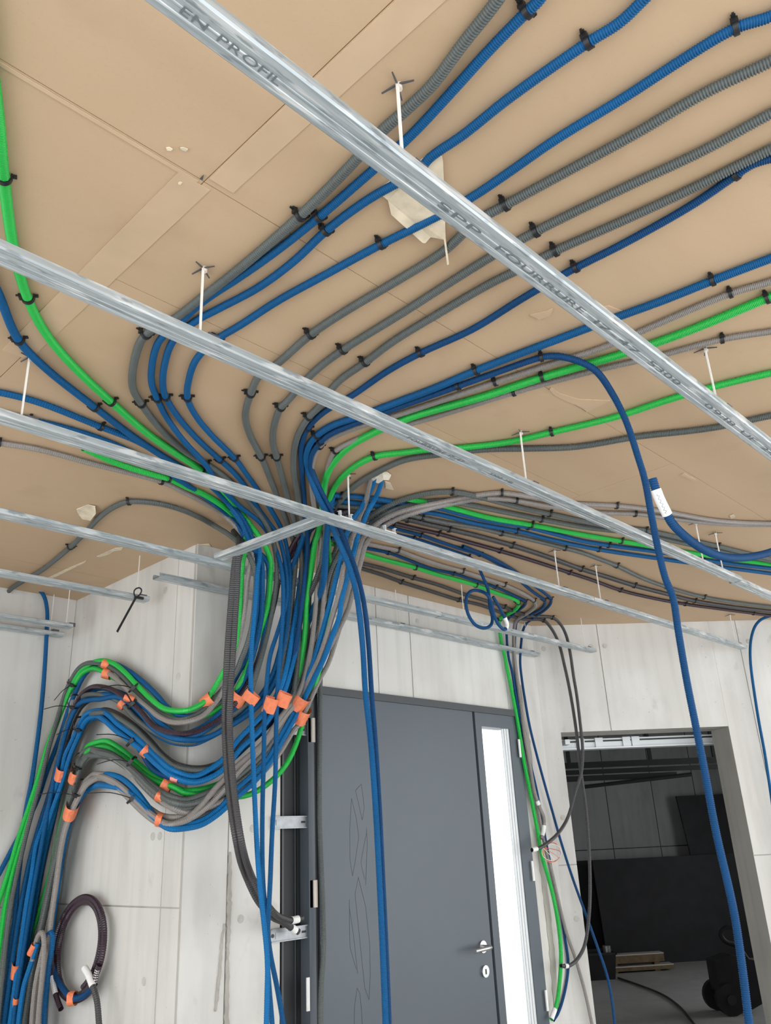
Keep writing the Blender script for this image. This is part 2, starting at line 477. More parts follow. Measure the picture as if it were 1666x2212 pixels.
rough_strip(wall_back, [(484, 1995, 1), (478, 2040, 2), (474, 2100, 2), (468, 2150, 3), (464, 2190, 1)], pb, -EY, jag=1.5)
rough_strip(wall_back, [(1125, 1480, 1), (1133, 1540, 2), (1142, 1610, 2), (1158, 1760, 2), (1170, 1870, 4), (1182, 1960, 4), (1192, 2060, 4), (1203, 2212, 4)], pb, -EY)
rough_strip(wall_back, [(503, 1262, 1), (499, 1330, 3), (497, 1390, 1)], pb, -EY, jag=4)

# garage seen through the opening
GN = 6.6
gl = np.array([1, .675, 0]) / math.hypot(1, .675); gn = np.array([-gl[1], gl[0], 0])
p0 = gl * (4.26 / gl[0])
struct(MB().box((0.02, 0, 0), (7.0, .12, 2.8), (p0, gl, gn, EZ)), 'wall_garage_left', 'garage_concrete')
GO = RW0 + RWN * GN
garage_back = wall('wall_garage_back', GO, RWD, -RWN, [(1.58, 5.2, 0, 2.95)], [1.95, 2.55, 3.2, 3.8, 4.5], [1.30], .2, 'garage_concrete', 'dark_steel', .006)
gr_ = MB()
for a_, b_, c_, d_ in ((0.23, 1.6, 0, 2.95), (1.6, 4.3, 0, .8), (1.6, 4.3, 2.2, 2.95), (4.3, 7.0, 0, 2.95)):   # window opening lets daylight into the garage
    gr_.box((5.0, a_, c_), (5.2, b_, d_), (RW0, RWD, RWN, EZ))
struct(gr_, 'wall_garage_right', 'garage_concrete')
cp = [(4.26, 2.95), (9.95, 6.75), (12.7, 4.5), (8.1, -.6)]
struct(MB().prism(cp, 2.80, 2.95), 'ceiling_garage', 'garage_concrete')

# ================================================================== ENTRANCE DOOR
door = bpy.data.objects.new('door_1', None); put(door); door.location = (3.2, 2.80, 0); tag(door, kind='structure')
DY = 2.800
def dbox(name, x0, x1, z0, z1, y0, y1, mat, parent=door):
    return MB().box((x0, y0, z0), (x1, y1, z1)).build(name, mat, parent)
dbox('frame_head', 2.391, 3.997, 2.172, 2.207, DY - .012, DY + .08, 'frame_grey')
dbox('frame_post', 2.391, 2.425, 0, 2.172, DY - .012, DY + .08, 'door_grey')
dbox('gasket', 2.425, 2.460, 0, 2.172, DY + .012, DY + .08, 'black_gasket')
leaf = dbox('door_leaf', 2.460, 3.571, 0.01, 2.172, DY, DY + .07, 'door_grey')
dbox('gasket', 3.571, 3.592, 0, 2.172, DY + .02, DY + .07, 'black_gasket')
side = dbox('side_light_frame', 3.592, 3.645, 0, 2.172, DY, DY + .08, 'door_grey')
dbox('side_light_frame', 3.897, 3.997, 0, 2.172, DY, DY + .022, 'door_grey')
dbox('side_light_frame', 3.645, 3.897, 2.100, 2.172, DY, DY + .08, 'door_grey')
dbox('side_light_frame', 3.645, 3.897, 0, .12, DY, DY + .08, 'door_grey')
dbox('glazing_bead', 3.846, 3.858, .12, 2.100, DY + .014, DY + .022, 'white_metal')
dbox('glazing_bead', 3.861, 3.876, .12, 2.100, DY + .010, DY + .022, 'white_metal')
dbox('glazing_bead', 3.879, 3.897, .12, 2.100, DY + .006, DY + .022, 'white_metal')
dbox('pane', 3.645, 3.897, .12, 2.100, DY + .016, DY + .020, 'pane_glass')
# lever handle
hc = onY(1041.5, 2045, DY)
hnd = MB()
hnd.cyl(hc, hc - EY * .010, .027, 28)
ho = hnd.build('handle_rose', 'brushed_steel', leaf, smooth=False)
lv = [hc - EY * .006, hc - EY * .050, hc + np.array([-.012, -.060, 0]), hc + np.array([-.06, -.062, -.001]), hc + np.array([-.128, -.060, -.003])]
Q = smooth_path(lv, .004); V, F = tube_arrays(Q, .0095, 14)
grid_mesh('lever', V, F, 'brushed_steel', leaf, origin=parent_origin(leaf))
le = Q[-1]; MB().cyl(le, le - EX * .001, .0095, 14).build('lever_cap', 'brushed_steel', leaf)
lc = onY(1046, 2098, DY)
lk = MB().cyl(lc, lc - EY * .012, .026, 28).build('lock_rose', 'brushed_steel', leaf)
MB().box(lc + np.array([-.004, -.0135, -.012]), lc + np.array([.004, -.0115, .010])).build('keyhole', 'dark_steel', leaf)
# engraved leaf outlines
CF = lambda x, y: onY(700 + x / 2.724, 1400 + y / 2.724, DY)
shapes = [[(185, 838), (220, 800), (238, 940), (225, 1012)], [(185, 838), (205, 920), (225, 1012)],
          [(168, 1340), (153, 1245), (152, 1060), (162, 885), (190, 1000), (205, 1110), (185, 1250), (168, 1340)],
          [(250, 1060), (255, 1150), (250, 1280), (245, 1395)], [(250, 1090), (232, 1180), (217, 1265), (240, 1360)],
          [(202, 1348), (183, 1450), (208, 1690), (240, 2000), (265, 2070), (273, 1930), (270, 1750), (245, 1520), (202, 1348)],
          [(150, 1480), (150, 1620), (153, 1760), (190, 1890)], [(150, 1530), (175, 1700), (198, 1915)],
          [(212, 2035), (195, 2000), (180, 2110), (178, 2260)], [(212, 2035), (222, 2140), (228, 2260)]]
for sh in shapes:
    mb = MB()
    for a, b in zip(sh[:-1], sh[1:]):
        p, q = CF(*a), CF(*b); d = (q - p) / np.linalg.norm(q - p); w = np.cross(d, EY) * .0009
        mb.add([p - w - EY * .0004, q - w - EY * .0004, q + w - EY * .0004, p + w - EY * .0004], [(0, 1, 2, 3)])
    mb.build('engraved_leaf_line', 'engraved_line', leaf)
# hinges and white packing pieces on the frame
for (x0, y0, x1, y1) in ((675, 1551, 682, 1603), (680, 1901, 687, 1960)):
    a, b = onY((x0 + x1) / 2, y0, DY - .02), onY((x0 + x1) / 2, y1, DY - .02)
    zt, zb = a[2], b[2]; xm = (a[0] + b[0]) / 2
    MB().cyl((xm, DY - .014, zb), (xm, DY - .014, zt), .0095, 14).build('hinge', 'pale_plastic', leaf)
    MB().box((xm - .026, DY - .012, zb), (xm - .012, DY + .01, zt)).build('hinge_plate', 'black_gasket', leaf)
for (x0, y0, x1, y1) in ((662, 2112, 666, 2184), (1119, 1597, 1125, 1636), (1148, 1860, 1152, 1903), (1177, 2139, 1182, 2184)):
    a, b = onY(x0, y0, DY - .012), onY(x1, y1, DY - .012)
    MB().box((min(a[0], b[0]), DY - .016, b[2]), (min(a[0], b[0]) + .014, DY - .010, a[2])).build('packing_strip', 'white_tape', door)

# dark recess between concrete and door frame
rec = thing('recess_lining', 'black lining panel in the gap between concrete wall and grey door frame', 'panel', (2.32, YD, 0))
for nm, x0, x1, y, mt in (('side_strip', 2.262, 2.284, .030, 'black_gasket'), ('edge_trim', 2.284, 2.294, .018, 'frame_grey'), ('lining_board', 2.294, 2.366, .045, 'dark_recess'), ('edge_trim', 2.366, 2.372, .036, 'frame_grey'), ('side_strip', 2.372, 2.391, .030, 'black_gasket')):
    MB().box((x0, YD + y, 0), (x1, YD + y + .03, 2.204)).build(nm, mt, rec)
# galvanised fixing brackets
for k, (z, lab, dx) in enumerate(((2.010, 'galvanised fixing bracket behind the conduits at the door head', .0), (1.634, 'galvanised slotted bracket fixing the door frame at mid height', 0), (1.223, 'galvanised slotted bracket under two white taped conduit ends', 0))):
    br = thing('fixing_bracket', lab, 'bracket', (2.21, YD - .012, z), 'frame fixing brackets')
    t = [0, .012, -.006][k]
    mb = MB(); x0, x1 = 2.208, 2.391; y = YD - .010
    mb.box((x0, y, z - .020), (x1, y + .003, z + .020))
    mb.box((x0, y - .006, z + .020), (x1, y + .003, z + .024)); mb.box((x0, y - .006, z - .024), (x1, y + .003, z - .020))
    mb.build('bracket_plate', 'zinc', br)
    MB().box((x1 - .028, y - .001, z - .004), (x1 - .006, y + .001, z + .004)).build('slot', 'black_gasket', br)
    MB().box((x0 + .022, y - .002, z - .011), (x0 + .080, y + .001, z + .011)).build('pressed_rib', 'zinc', br)
    MB().cyl((x0 + .008, y, z), (x0 + .008, y - .002, z), .007, 14).build('screw_hole', 'dark_steel', br)

# ================================================================== CEILING RAILS
ZR = 2.545     # underside of the hung rails
FUR = [(-.0235, .003), (-.0205, 0), (-.010, 0), (-.008, .0016), (-.003, .0016), (-.001, 0), (.001, 0), (.003, .0016), (.008, .0016), (.010, 0), (.0205, 0), (.0235, .003),
       (.0235, .0165), (.0215, .018), (.0165, .018), (.0165, .0172), (.0210, .0170), (.0227, .0160), (.0227, .0034), (.0200, .0008), (-.0200, .0008), (-.0227, .0034),
       (-.0227, .0160), (-.0210, .0170), (-.0165, .0172), (-.0165, .018), (-.0215, .018), (-.0235, .0165)]
FUR = [(u * 1.11, v * 1.08) for u, v in FUR]
def rail(name, x0, x1, y, label, z=ZR, yaw=0.0, group='hung ceiling rails'):
    e3 = np.array([math.cos(yaw), math.sin(yaw), 0]); e1 = np.array([-math.sin(yaw), math.cos(yaw), 0])
    mb = MB()
    org = np.array([(x0 + x1) / 2, y, z])
    mb.prism(FUR, x0 - org[0], x1 - org[0], (np.zeros(3), e1, EZ, e3))
    mb.v = [tuple(np.array(p) + org) for p in mb.v]
    me_o = mb.build(name, 'galvanised_steel', origin=org)
    tag(me_o, label, 'ceiling rail', group)
    return me_o
Y1, Y2, Y3, Y4 = .662, 1.288, 1.882, 2.500
r1 = rail('ceiling_rail', -1.6, 5.2, Y1, 'nearest galvanised ceiling rail with printed lettering, crossing the top right of the photo')
r2 = rail('ceiling_rail', -1.6, 3.62, Y2, 'second galvanised rail from the camera, starting at the left photo edge above the green conduit')
r2b = rail('ceiling_rail', 3.624, 6.0, Y2 + .01, 'short continuation of the second rail at the right photo edge below the blue hook')
r3 = rail('ceiling_rail', -1.4, 3.36, Y3, 'third galvanised rail, crossing in front of the conduit bundle with the small clips')
r3b = rail('ceiling_rail', 3.364, 5.16, Y3, 'pale rail continuing the third rail, ending by the blue conduit on the right wall')
r4 = rail('ceiling_rail', -1.2, 2.98, Y4, 'fourth galvanised rail, passing behind the conduit bundle above the door')
r4b = rail('ceiling_rail', 2.984, 4.42, Y4, 'pale rail above the door passing behind the knotted blue conduit')
rA = rail('ceiling_rail', 1.60, 4.22, 2.772, 'pale rail closest to the door wall, ending over the green wall conduit')
r5 = rail('ceiling_rail', -1.2, 1.745, 3.09, 'pale rail on the left with a black cable tie hanging at its end')
r6 = rail('ceiling_rail', -1.2, 1.70, 3.70, 'upper of two short rails in front of the far left wall')
r7 = rail('ceiling_rail', -1.2, 1.735, 3.862, 'lower of two short rails touching the far left wall', z=ZR - .004)
rx = rail('ceiling_rail', 1.90 - .54 / 2 - .27, 1.90 + .54 / 2 - .27 , 0, 'short cross rail joining third and fourth rails in front of the bundle')
rx.location = (1.700, (Y3 + Y4) / 2 - .005, ZR + .012); rx.rotation_euler = (0, 0, math.radians(94))
rx.scale = (1.02, 1, 1)
tag(rx, group='hung ceiling rails')

# printed lettering on the rails
def char_mesh(ch, size):
    cu = bpy.data.curves.new('printed_letter', 'FONT'); cu.body = ch; cu.size = size
    tmp = bpy.data.objects.new('tmp_text', cu); col.objects.link(tmp)
    dg = bpy.context.evaluated_depsgraph_get(); dg.update()
    me = bpy.data.meshes.new_from_object(tmp.evaluated_get(dg))
    bpy.data.objects.remove(tmp); bpy.data.curves.remove(cu)
    me.name = 'printed_letter'
    for v in me.vertices: v.co = Vector((v.co.x, -v.co.y, 0))     # reads from below
    me.flip_normals(); me.materials.clear(); me.materials.append(M['ink'])
    return me
def lettering(text, rail_o, x0, x1, y, size, z=ZR):
    """each printed character is a part of its rail"""
    cur = 0.0; lay = []
    for ch in text:
        if ch == ' ': cur += size * .45; continue
        me = char_mesh(ch, size); xs_ = [v.co.x for v in me.vertices]
        lay.append((me, cur - min(xs_))); cur += max(xs_) - min(xs_) + size * .12
    k = (x1 - x0) / cur
    for me, dx in lay:
        o = bpy.data.objects.new('printed_letter', me); put(o, rail_o)
        o.location = (x0 + dx * k - rail_o.location.x, y - rail_o.location.y, z - .0006 - rail_o.location.z); o.scale = (k, 1, 1)
def rx_at(x, y, z=ZR): return onZ(x, y, z)[0]
for txt, pa, pb_ in (('EN PROFIL', (384, 30), (600, 195)), ('SPP', (930, 452), (1028, 520)), ('FOURRURE', (1052, 548), (1250, 685)), ('17-47', (1275, 700), (1372, 772)), ('5300', (1382, 790), (1455, 840)), ('09:18 UF 24', (1505, 880), (1665, 990))):
    x0, x1 = rx_at(*pa), rx_at(*pb_)
    lettering(txt, r1, x0, x1, Y1 + .0075, .0180)
for txt, pa, pb_ in (('FOURRURE 17-47', (880, 945), (1000, 1000)), ('5300 MB', (1045, 1028), (1095, 1050))):
    x0, x1 = rx_at(*pa), rx_at(*pb_)
    lettering(txt, r2, x0, x1, Y2 + .0075, .0165)

# ------------------------------------------------------------------ hangers: steel rod, four legged black anchor on the ceiling, clip on the rail
rod_me = MB().prism([(-.0035, -.0035), (.0035, -.0035), (.0035, .0035), (-.0035, .0035)], 0, 1)
def hanger(px, py, y, label, zt=ZC, zr=ZR + .018, anchor=True, x=None, thin=1.0, grp='rail hangers'):
    X = onZ(px, py, ZC)[0] if x is None else x
    t = thing('rail_hanger', label, 'hanger', (X, y, zr), grp)
    h = zt - zr; q = .0021 * thin
    MB().box((X - q, y - q, zr - .004), (X + q, y + q, zt - .003)).build('rod', 'rod_steel', t)
    if anchor:
        mb = MB(); c = np.array([X, y, zt - .006])
        for a in (.5, 1.9, 3.6, 5.1):
            d = np.array([math.cos(a), math.sin(a), 0]); n = np.array([-d[1], d[0], 0])
            mb.add([c + d * .004 - n * .0018, c + d * .030 - n * .0012 - EZ * .004, c + d * .030 + n * .0012 - EZ * .004, c + d * .004 + n * .0018,
                    c + d * .004 - n * .0018 + EZ * .003, c + d * .030 - n * .0012 - EZ * .002, c + d * .030 + n * .0012 - EZ * .002, c + d * .004 + n * .0018 + EZ * .003],
                   [(0, 1, 2, 3), (7, 6, 5, 4), (0, 4, 5, 1), (1, 5, 6, 2), (2, 6, 7, 3), (3, 7, 4, 0)])
        mb.build('anchor_spider', 'spring_steel', t)
        MB().cyl((X + .004, y, zt - .012), (X + .004, y, zt), .006, 8).build('anchor_plug', 'pale_plastic', t)
    cl = MB().box((X + .006, y - .020, zr - .001), (X + .034, y + .020, zr + .006))
    cl.box((X + .006, y - .0245, zr - .012), (X + .034, y - .0225, zr + .006)); cl.box((X + .006, y + .0225, zr - .012), (X + .034, y + .0245, zr + .006))
    cl.build('rail_clip', 'spring_steel', t)
    return t
H = [(866, 172, Y1, 'rod hanger in front of the brown masking paper on the nearest rail'),
     (1518, 752, Y1, 'rod hanger crossing the lower green conduit at the right of the nearest rail'),
     (458, 560, Y2, 'rod hanger crossing three blue conduits above the second rail'),
     (1131, 928, Y2, 'rod hanger crossing the lower green conduit in mid ceiling above the second rail'),
     (1493, 1130, Y2, 'left one of two close hangers under the blue hook conduit'),
     (1553, 1147, Y2, 'right one of two close hangers under the blue hook conduit'),
     (78, 755, Y3, 'rod hanger crossing a blue conduit near the left photo edge on the third rail'),
     (752, 1022, Y3, 'thin rod hanger just right of the conduit bundle on the third rail'),
     (1200, 1186, Y3, 'left one of two hangers crossing the purple conduit on the third rail'),
     (1285, 1220, Y3, 'right one of two hangers crossing the purple conduit on the third rail'),
     (1580, 1326, Y3, 'thin hanger in front of the angled wall near the end of the third rail'),
     (995, 1262, Y4, 'hanger left of the knotted blue conduit on the fourth rail'),
     (1266, 1331, Y4, 'hanger at the end of the fourth rail in front of the angled wall'),
     (858, 1262, 2.772, 'thin hanger over the door head on the rail closest to the wall'),
     (1139, 1345, 2.772, 'thin hanger beside the blue wall conduit on the rail closest to the wall'),
     (298, 1212, 3.09, 'thin hanger at the end of the left rail with a black tie looped around it'),
     (147, 1265, 3.70, 'thin hanger on the upper short rail by the far left wall'),
     (116, 1270, 3.862, 'thin hanger on the lower short rail by the far left wall')]
for px, py, y, lab in H:
    far = y > 2.3
    Xh = None
    if y == 3.09: Xh = onY(296, 1285, 3.09)[0]
    if y == 3.70: Xh = onY(143, 1350, 3.70)[0]
    if y == 3.862: Xh = onY(108, 1365, 3.862)[0]
    if y == 2.772: Xh = onY({858: 858, 1139: 1141}[px], {858: 1345, 1139: 1410}[px], 2.772)[0]
    hanger(px, py, y, lab, anchor=not far, x=Xh, thin=.7 if far else 1.0)

# sprung rail clips on the third rail
def rail_clip(px, py, label):
    p = onZ(px, py, ZR + .018); X = p[0]; y = Y3; z = ZR + .018
    t = thing('spring_clip', label, 'clip', (X, y, z), 'sprung clips on the third rail')
    mb = MB()
    mb.box((X - .030, y - .022, z), (X + .030, y + .022, z + .0015))
    mb.box((X - .030, y - .0255, z - .016), (X + .030, y - .024, z + .004)); mb.box((X - .030, y + .024, z - .016), (X + .030, y + .0255, z + .004))
    mb.build('clip_plate', 'white_metal', t)
    for sx in (-1, 1):
        for sy in (-1, 1):
            b = MB(); x = X + sx * .024; yy = y + sy * .018
            b.box((x - .001, yy - .007, z), (x + .001, yy + .007, z + .022)); b.box((x - .001 + sx * .001, yy - .007, z + .020), (x + .001 + sx * .007, yy + .007, z + .0215))
            b.build('clip_tab', 'white_metal', t)
rail_clip(738, 1124, 'zinc sprung clip on the third rail beside the thin hanger rod')
rail_clip(828, 1156, 'zinc sprung clip on the third rail right of the conduit bundle')

# ================================================================== CONDUITS
def trace(path, r):
    """'mode x,y x,y* ...' -> 3D points; modes: c ceiling, wN walls N m off, yN plane Y=N, xN plane X=N, rN angled wall N m off, f free (depth runs on evenly)"""
    mode, off = 'c', 0.0
    pts = []
    for tok in path.split():
        if tok[0].isalpha():
            mode = tok[0]; off = float(tok[1:]) if len(tok) > 1 else 0.0
            continue
        clip = tok.endswith('*'); x, y = map(float, tok.rstrip('*').split(','))
        if mode == 'c': p = onZ(x, y, ZC - r - .002 - off)
        elif mode == 'w': p = onW(x, y, off + r)
        elif mode == 'y': p = onY(x, y, off)
        elif mode == 'x': p = onX(x, y, off)
        elif mode == 'r': p = onR(x, y, off + r)
        else: p = None
        pts.append([x, y, p, clip])
    D = [None if p[2] is None else float((p[2] - CAM) @ FWD) for p in pts]
    i = 0
    while i < len(pts):
        if D[i] is None:
            j = i
            while D[j] is None: j += 1
            L = [0]
            for k in range(i, j + 1): L.append(L[-1] + math.hypot(pts[k][0] - pts[k - 1][0], pts[k][1] - pts[k - 1][1]))
            for k in range(i, j):
                t = L[k - i + 1] / L[-1]; d = 1 / ((1 - t) / D[i - 1] + t / D[j])
                pts[k][2] = CAM + ray(pts[k][0], pts[k][1]) * d
                D[k] = d
            i = j
        i += 1
    return [p[2] for p in pts], [p[2] for p in pts if p[3]]

def run_on(P):
    """where a conduit leaves the photograph it runs on: along the ceiling, or down to the floor"""
    P = list(P)
    for end in (0, -1):
        p = P[end]; q = P[1] if end == 0 else P[-2]
        d = p - CAM; z = d @ FWD
        x, y = 833 + FPX * (d @ RIGHT) / z, 1106 - FPX * (d @ UP) / z
        if 0 <= x <= 1666 and 0 <= y <= 2212: continue
        t = p - q
        if p[2] > 2.68:
            t[2] = 0; t /= np.linalg.norm(t); L = 0.8
            while L > .1:
                e = p + t * L
                if -2.1 < e[0] and -1.75 < e[1] < YA - .1 and RWN @ e < RWK - .06: break
                L -= .1
            new = [p + t * L * .5, p + t * L]
        elif p[2] < 1.6:
            t /= np.linalg.norm(t); e = np.array([p[0] + t[0] * .05, p[1] + t[1] * .05, .03])
            new = [(p * .6 + e * .4), e]
        else: continue
        P = new[::-1] + P if end == 0 else P + new
    return P

clip_cache = {}
def clip_mesh(r):
    """black nail clip: U band under the conduit, foot on each side, tie head sticking out"""
    k = round(r, 4)
    if k in clip_cache: return clip_cache[k]
    mb = MB(); n = 14; w = .0045; ro = r + .0030; ri = r + .0004
    A = [math.radians(180 + 180 * i / n) for i in range(n + 1)]
    V = []
    for a in A:
        for rr in (ri, ro):
            for x in (-w, w): V.append((x, rr * math.cos(a), rr * math.sin(a)))
    F = []
    for i in range(n):
        b = 4 * i
        F += [(b + 2, b + 3, b + 7, b + 6), (b, b + 4, b + 5, b + 1), (b, b + 2, b + 6, b + 4), (b + 1, b + 5, b + 7, b + 3)]
    mb.add(V, F)
    for s in (-1, 1):
        y0 = s * (r + .0004); y1 = s * (r + .0036)
        mb.box((-w, min(y0, y1), 0), (w, max(y0, y1), r))
        y1 = s * (r + .011)
        mb.box((-w * .8, min(y0, y1), r * .55), (w * .8, max(y0, y1), r * .55 + .0045))
    mb.box((-.006, r + .001, -.002), (.006, r + .008, .006))
    mb.box((-.002, r + .008, r * .5), (.002, r + .016, r * .5 + .003))
    me = bpy.data.meshes.new('clip'); me.from_pydata(mb.v, [], mb.f); me.materials.append(M['black_plastic'])
    bm = bmesh.new(); bm.from_mesh(me); bmesh.ops.recalc_face_normals(bm, faces=bm.faces); bm.to_mesh(me); bm.free()
    clip_cache[k] = me
    return me

NAMES = {'blue': 'blue_conduit', 'blue_dark': 'blue_conduit', 'blue_light': 'blue_conduit', 'green': 'green_conduit', 'grey': 'grey_conduit',
         'light_grey': 'light_grey_conduit', 'dark_grey': 'dark_grey_conduit', 'purple': 'purple_conduit'}
PATHS = {}
PITCH_OF = {'blue': 0.0044, 'blue_dark': 0.0044, 'blue_light': 0.0044, 'green': 0.0038, 'grey': 0.0052, 'light_grey': 0.0042, 'dark_grey': 0.005, 'purple': 0.0052}
def conduit(key, colour, r, label, path, fine=False, ends=()):
    """one corrugated conduit; its ceiling clips and taped ends are its parts"""
    r = r / 1000.0
    pitch = PITCH_OF[colour] * (1.0 if key != 'HK' else 1.3)
    P, clips = trace(path, r)
    P = run_on(P)
    if fine: step, prof, sides = pitch / 4, np.array([1.0, 1.0, .80, .80] if 'grey' in colour else [1.0, 1.0, .86, .86]), 9
    else: step, prof, sides = pitch * .8, np.array([1.0, .88]), 8
    Q = smooth_path(P, step)
    if fine:      # broad ridges, narrow grooves
        dev = np.array([0, .30, -.10, -.20])[np.arange(len(Q) - 1) % 4][:, None]
        D_ = np.diff(Q, axis=0); Q[:-1] = Q[:-1] + D_ * dev
    R = r * prof[np.arange(len(Q)) % len(prof)]
    if ' w.' in path or path.startswith('w.'):          # the strands stretch loosely and swell a little where they hang in the loops
        k_ = np.clip((2.62 - Q[:, 2]) / .35, 0, 1) * (Q[:, 1] > 1.7) * (Q[:, 0] < 2.6)
        R = R * (1 + k_ * max(0, .0112 / r - 1))
    V, F = tube_arrays(Q, R, sides)
    # close both ends with a dark bore
    o = grid_mesh(NAMES[colour], V, F, colour, origin=Q[0], smooth=fine)
    tag(o, label, 'conduit', None)
    PATHS[key] = Q
    for c in clips:
        i = int(np.argmin(((Q - c) ** 2).sum(1))); i = min(max(i, 3), len(Q) - 4)
        T = Q[i + 3] - Q[i - 3]; T[2] *= .3; T /= np.linalg.norm(T)
        N = np.cross(EZ, T); N /= np.linalg.norm(N); Z = np.cross(T, N)
        k = bpy.data.objects.new('clip', clip_mesh(r)); put(k, o)
        mm = Matrix.Identity(4); loc = Q[i] - Q[0]
        for a in range(3): mm[a][0], mm[a][1], mm[a][2], mm[a][3] = T[a], N[a], Z[a], loc[a]
        k.matrix_basis = mm
    for (d0, d1, mt, nm) in ends:     # sleeves measured back from the last point
        L = len(Q); i1 = L - 1 - int(d0 / step); i0 = max(0, L - 1 - int(d1 / step))
        S = Q[i0:i1 + 1]
        S = S[np.linspace(0, len(S) - 1, 8).astype(int)]
        VV, FF = tube_arrays(S, (r + .0012) * (1 + .02 * rng.random(8)), 14)
        grid_mesh(nm, VV, FF, mt, o, origin=parent_origin(o))
    return o
SL = 'label_sleeve'
def rev(off, pts, d=0):
    q = [tuple(map(float, t.split(','))) for t in pts.split()]
    return 'w%.3f ' % off + ' '.join('%.1f,%.1f' % (x + d * .5, y + d) for x, y in reversed(q)) + ' f '
H2 = '575,1500 545,1525 512,1550 480,1572 450,1586 420,1594 390,1593 360,1585 330,1568 302,1540 276,1518 250,1507 222,1501 196,1508 172,1528 152,1570 132,1640 112,1720 92,1800 76,1880 62,1960 46,2060 30,2170 20,2250'
H3 = '610,1525 570,1575 530,1612 490,1648 452,1670 415,1682 380,1674 340,1643 310,1613 282,1590 253,1569 230,1553 206,1549 186,1560 170,1588 150,1635 134,1692 118,1750 100,1820 84,1900 68,1990 50,2090 32,2200 25,2250'
H4 = '625,1535 595,1585 560,1630 520,1668 478,1700 432,1722 400,1729 375,1724 348,1710 320,1690 296,1670 268,1650 243,1634 214,1627 192,1630 176,1650 160,1695 144,1750 128,1820 112,1890 96,1965 80,2040 64,2130 50,2220 45,2250'
H5 = '640,1540 610,1595 575,1640 540,1678 505,1712 470,1748 436,1768 402,1778 370,1780 340,1768 312,1745 284,1718 258,1696 234,1684 208,1687 186,1702 170,1730 156,1760 142,1800 132,1850 124,1910 114,1980 106,2050 98,2140 92,2250'

# --- fan of conduits on the ceiling, upper right, from the camera side inwards
conduit('G1', 'grey', 10.6, 'grey conduit nearest the camera in the upper right fan, leftmost at the top photo edge',
  'c 1105,-50 1075,0 1000,95 935,182 880,235 820,288 760,355 650,465* 520,578 430,648 375,690 315,722* 290,780 287,838 305,872* 345,925 400,975 445,1002* 476,1023 503,1046 547,1094 f 576,1134 y2.42 594,1185 f 598,1240 588,1320 570,1400 548,1475 w.09 533,1518 504,1543 475,1568 446,1588 418,1603 389,1603 358,1592 320,1573 291,1550 272,1529 253,1513 224,1502 195,1500 w.05 172,1512 150,1550 134,1600 120,1660 105,1740 88,1820 74,1900 60,1990 45,2080 30,2180 20,2250', True)
conduit('B1', 'blue', 9.3, 'blue conduit right beside the grey one at the top photo edge',
  'c 1195,-50 1165,0 1140,24* 1060,105 985,188 905,275 850,328 780,390 690,468* 600,540 520,597 440,650 395,690 345,735 328,790 328,830 340,862* 359,900 c.015 393,948 445,1005 464,1034 514,1090 f 560,1127 y2.40 583,1157 y2.42 596,1187 f 605,1214 611,1253 612,1310 y2.48 606,1400 f 600,1480 y2.50 597,1560 595,1680 588,1800 584,1900 580,1980 577,2060 582,2140 590,2250', True)
conduit('B2', 'blue', 9.3, 'second blue conduit at the top photo edge, meeting the rail at the masking paper',
  'c 1430,-40 1390,0 1340,48 1270,92* 1100,212 1000,292 930,340 905,368* 800,428 705,498* 640,560 560,620 470,668 425,692 375,735 355,790 352,835 358,858* 384,900 426,948 476,994* 503,1019 528,1048 560,1102 f 589,1140 y2.40 600,1155 y2.42 612,1195 f 620,1253 618,1301 y2.5 600,1365 f 584,1415 576,1480 y2.52 572,1530 570,1640 567,1760 568,1900 575,1980 584,2060 600,2140 616,2250', True)
conduit('B3', 'blue', 9.3, 'third blue conduit of the upper right fan, entering at the upper right corner',
  'c 1730,-5 1666,35 1590,60* 1480,125 1350,210 1200,302 1100,372 1010,432 900,490 825,527* 700,595 600,650 520,702 470,732* 425,775 408,820 405,860* 424,900 455,938 507,990* 537,1031 560,1063 f 589,1107 y2.40 612,1152 y2.44 622,1195 f 627,1240 625,1310 615,1400 600,1460 w.10 575,1505 540,1540 494,1570 460,1588 427,1598 389,1597 360,1590 330,1572 305,1540 280,1515 250,1505 220,1510 195,1512 170,1522 150,1560 130,1630 112,1710 95,1800 80,1880 66,1960 52,2050 36,2150 25,2250', True)
conduit('G2', 'grey', 10.6, 'uppermost of the three parallel grey conduits entering at the right photo edge',
  'c 1740,95 1666,132 1520,202 1380,285 1240,362 1092,443* 1030,478 960,542 860,605 750,670 672,722* 600,785 560,812 542,850* 530,895 540,940 565,988* 590,1050 f 612,1105 y2.38 628,1150 y2.42 640,1190 f 637,1234 628,1310 620,1377 613,1425 607,1482 w.12 595,1520 570,1560 540,1592 510,1625 480,1650 452,1662 418,1664 379,1657 349,1636 320,1604 291,1575 262,1555 234,1541 210,1540 w.04 188,1552 170,1582 150,1640 132,1700 116,1770 100,1840 84,1920 70,2010 58,2090 40,2200 32,2250', True)
conduit('G3', 'grey', 10.6, 'middle one of the three parallel grey conduits in the upper right fan',
  'c 1740,210 1666,245 1520,325 1350,405 1158,500* 1060,555 980,605 860,682 742,755* 680,802 622,865 607,880* 592,920 590,958 598,988* 615,1050 f 632,1110 y2.36 645,1160 y2.42 652,1210 f 652,1260 648,1330 646,1400 640,1460 w.13 628,1520 600,1575 565,1625 525,1665 480,1697 430,1720 400,1728 378,1724 349,1711 320,1689 295,1668 268,1647 243,1630 214,1622 w.06 190,1619 174,1632 163,1670 148,1720 132,1790 116,1860 102,1930 88,2000 70,2090 52,2190 45,2250', True)
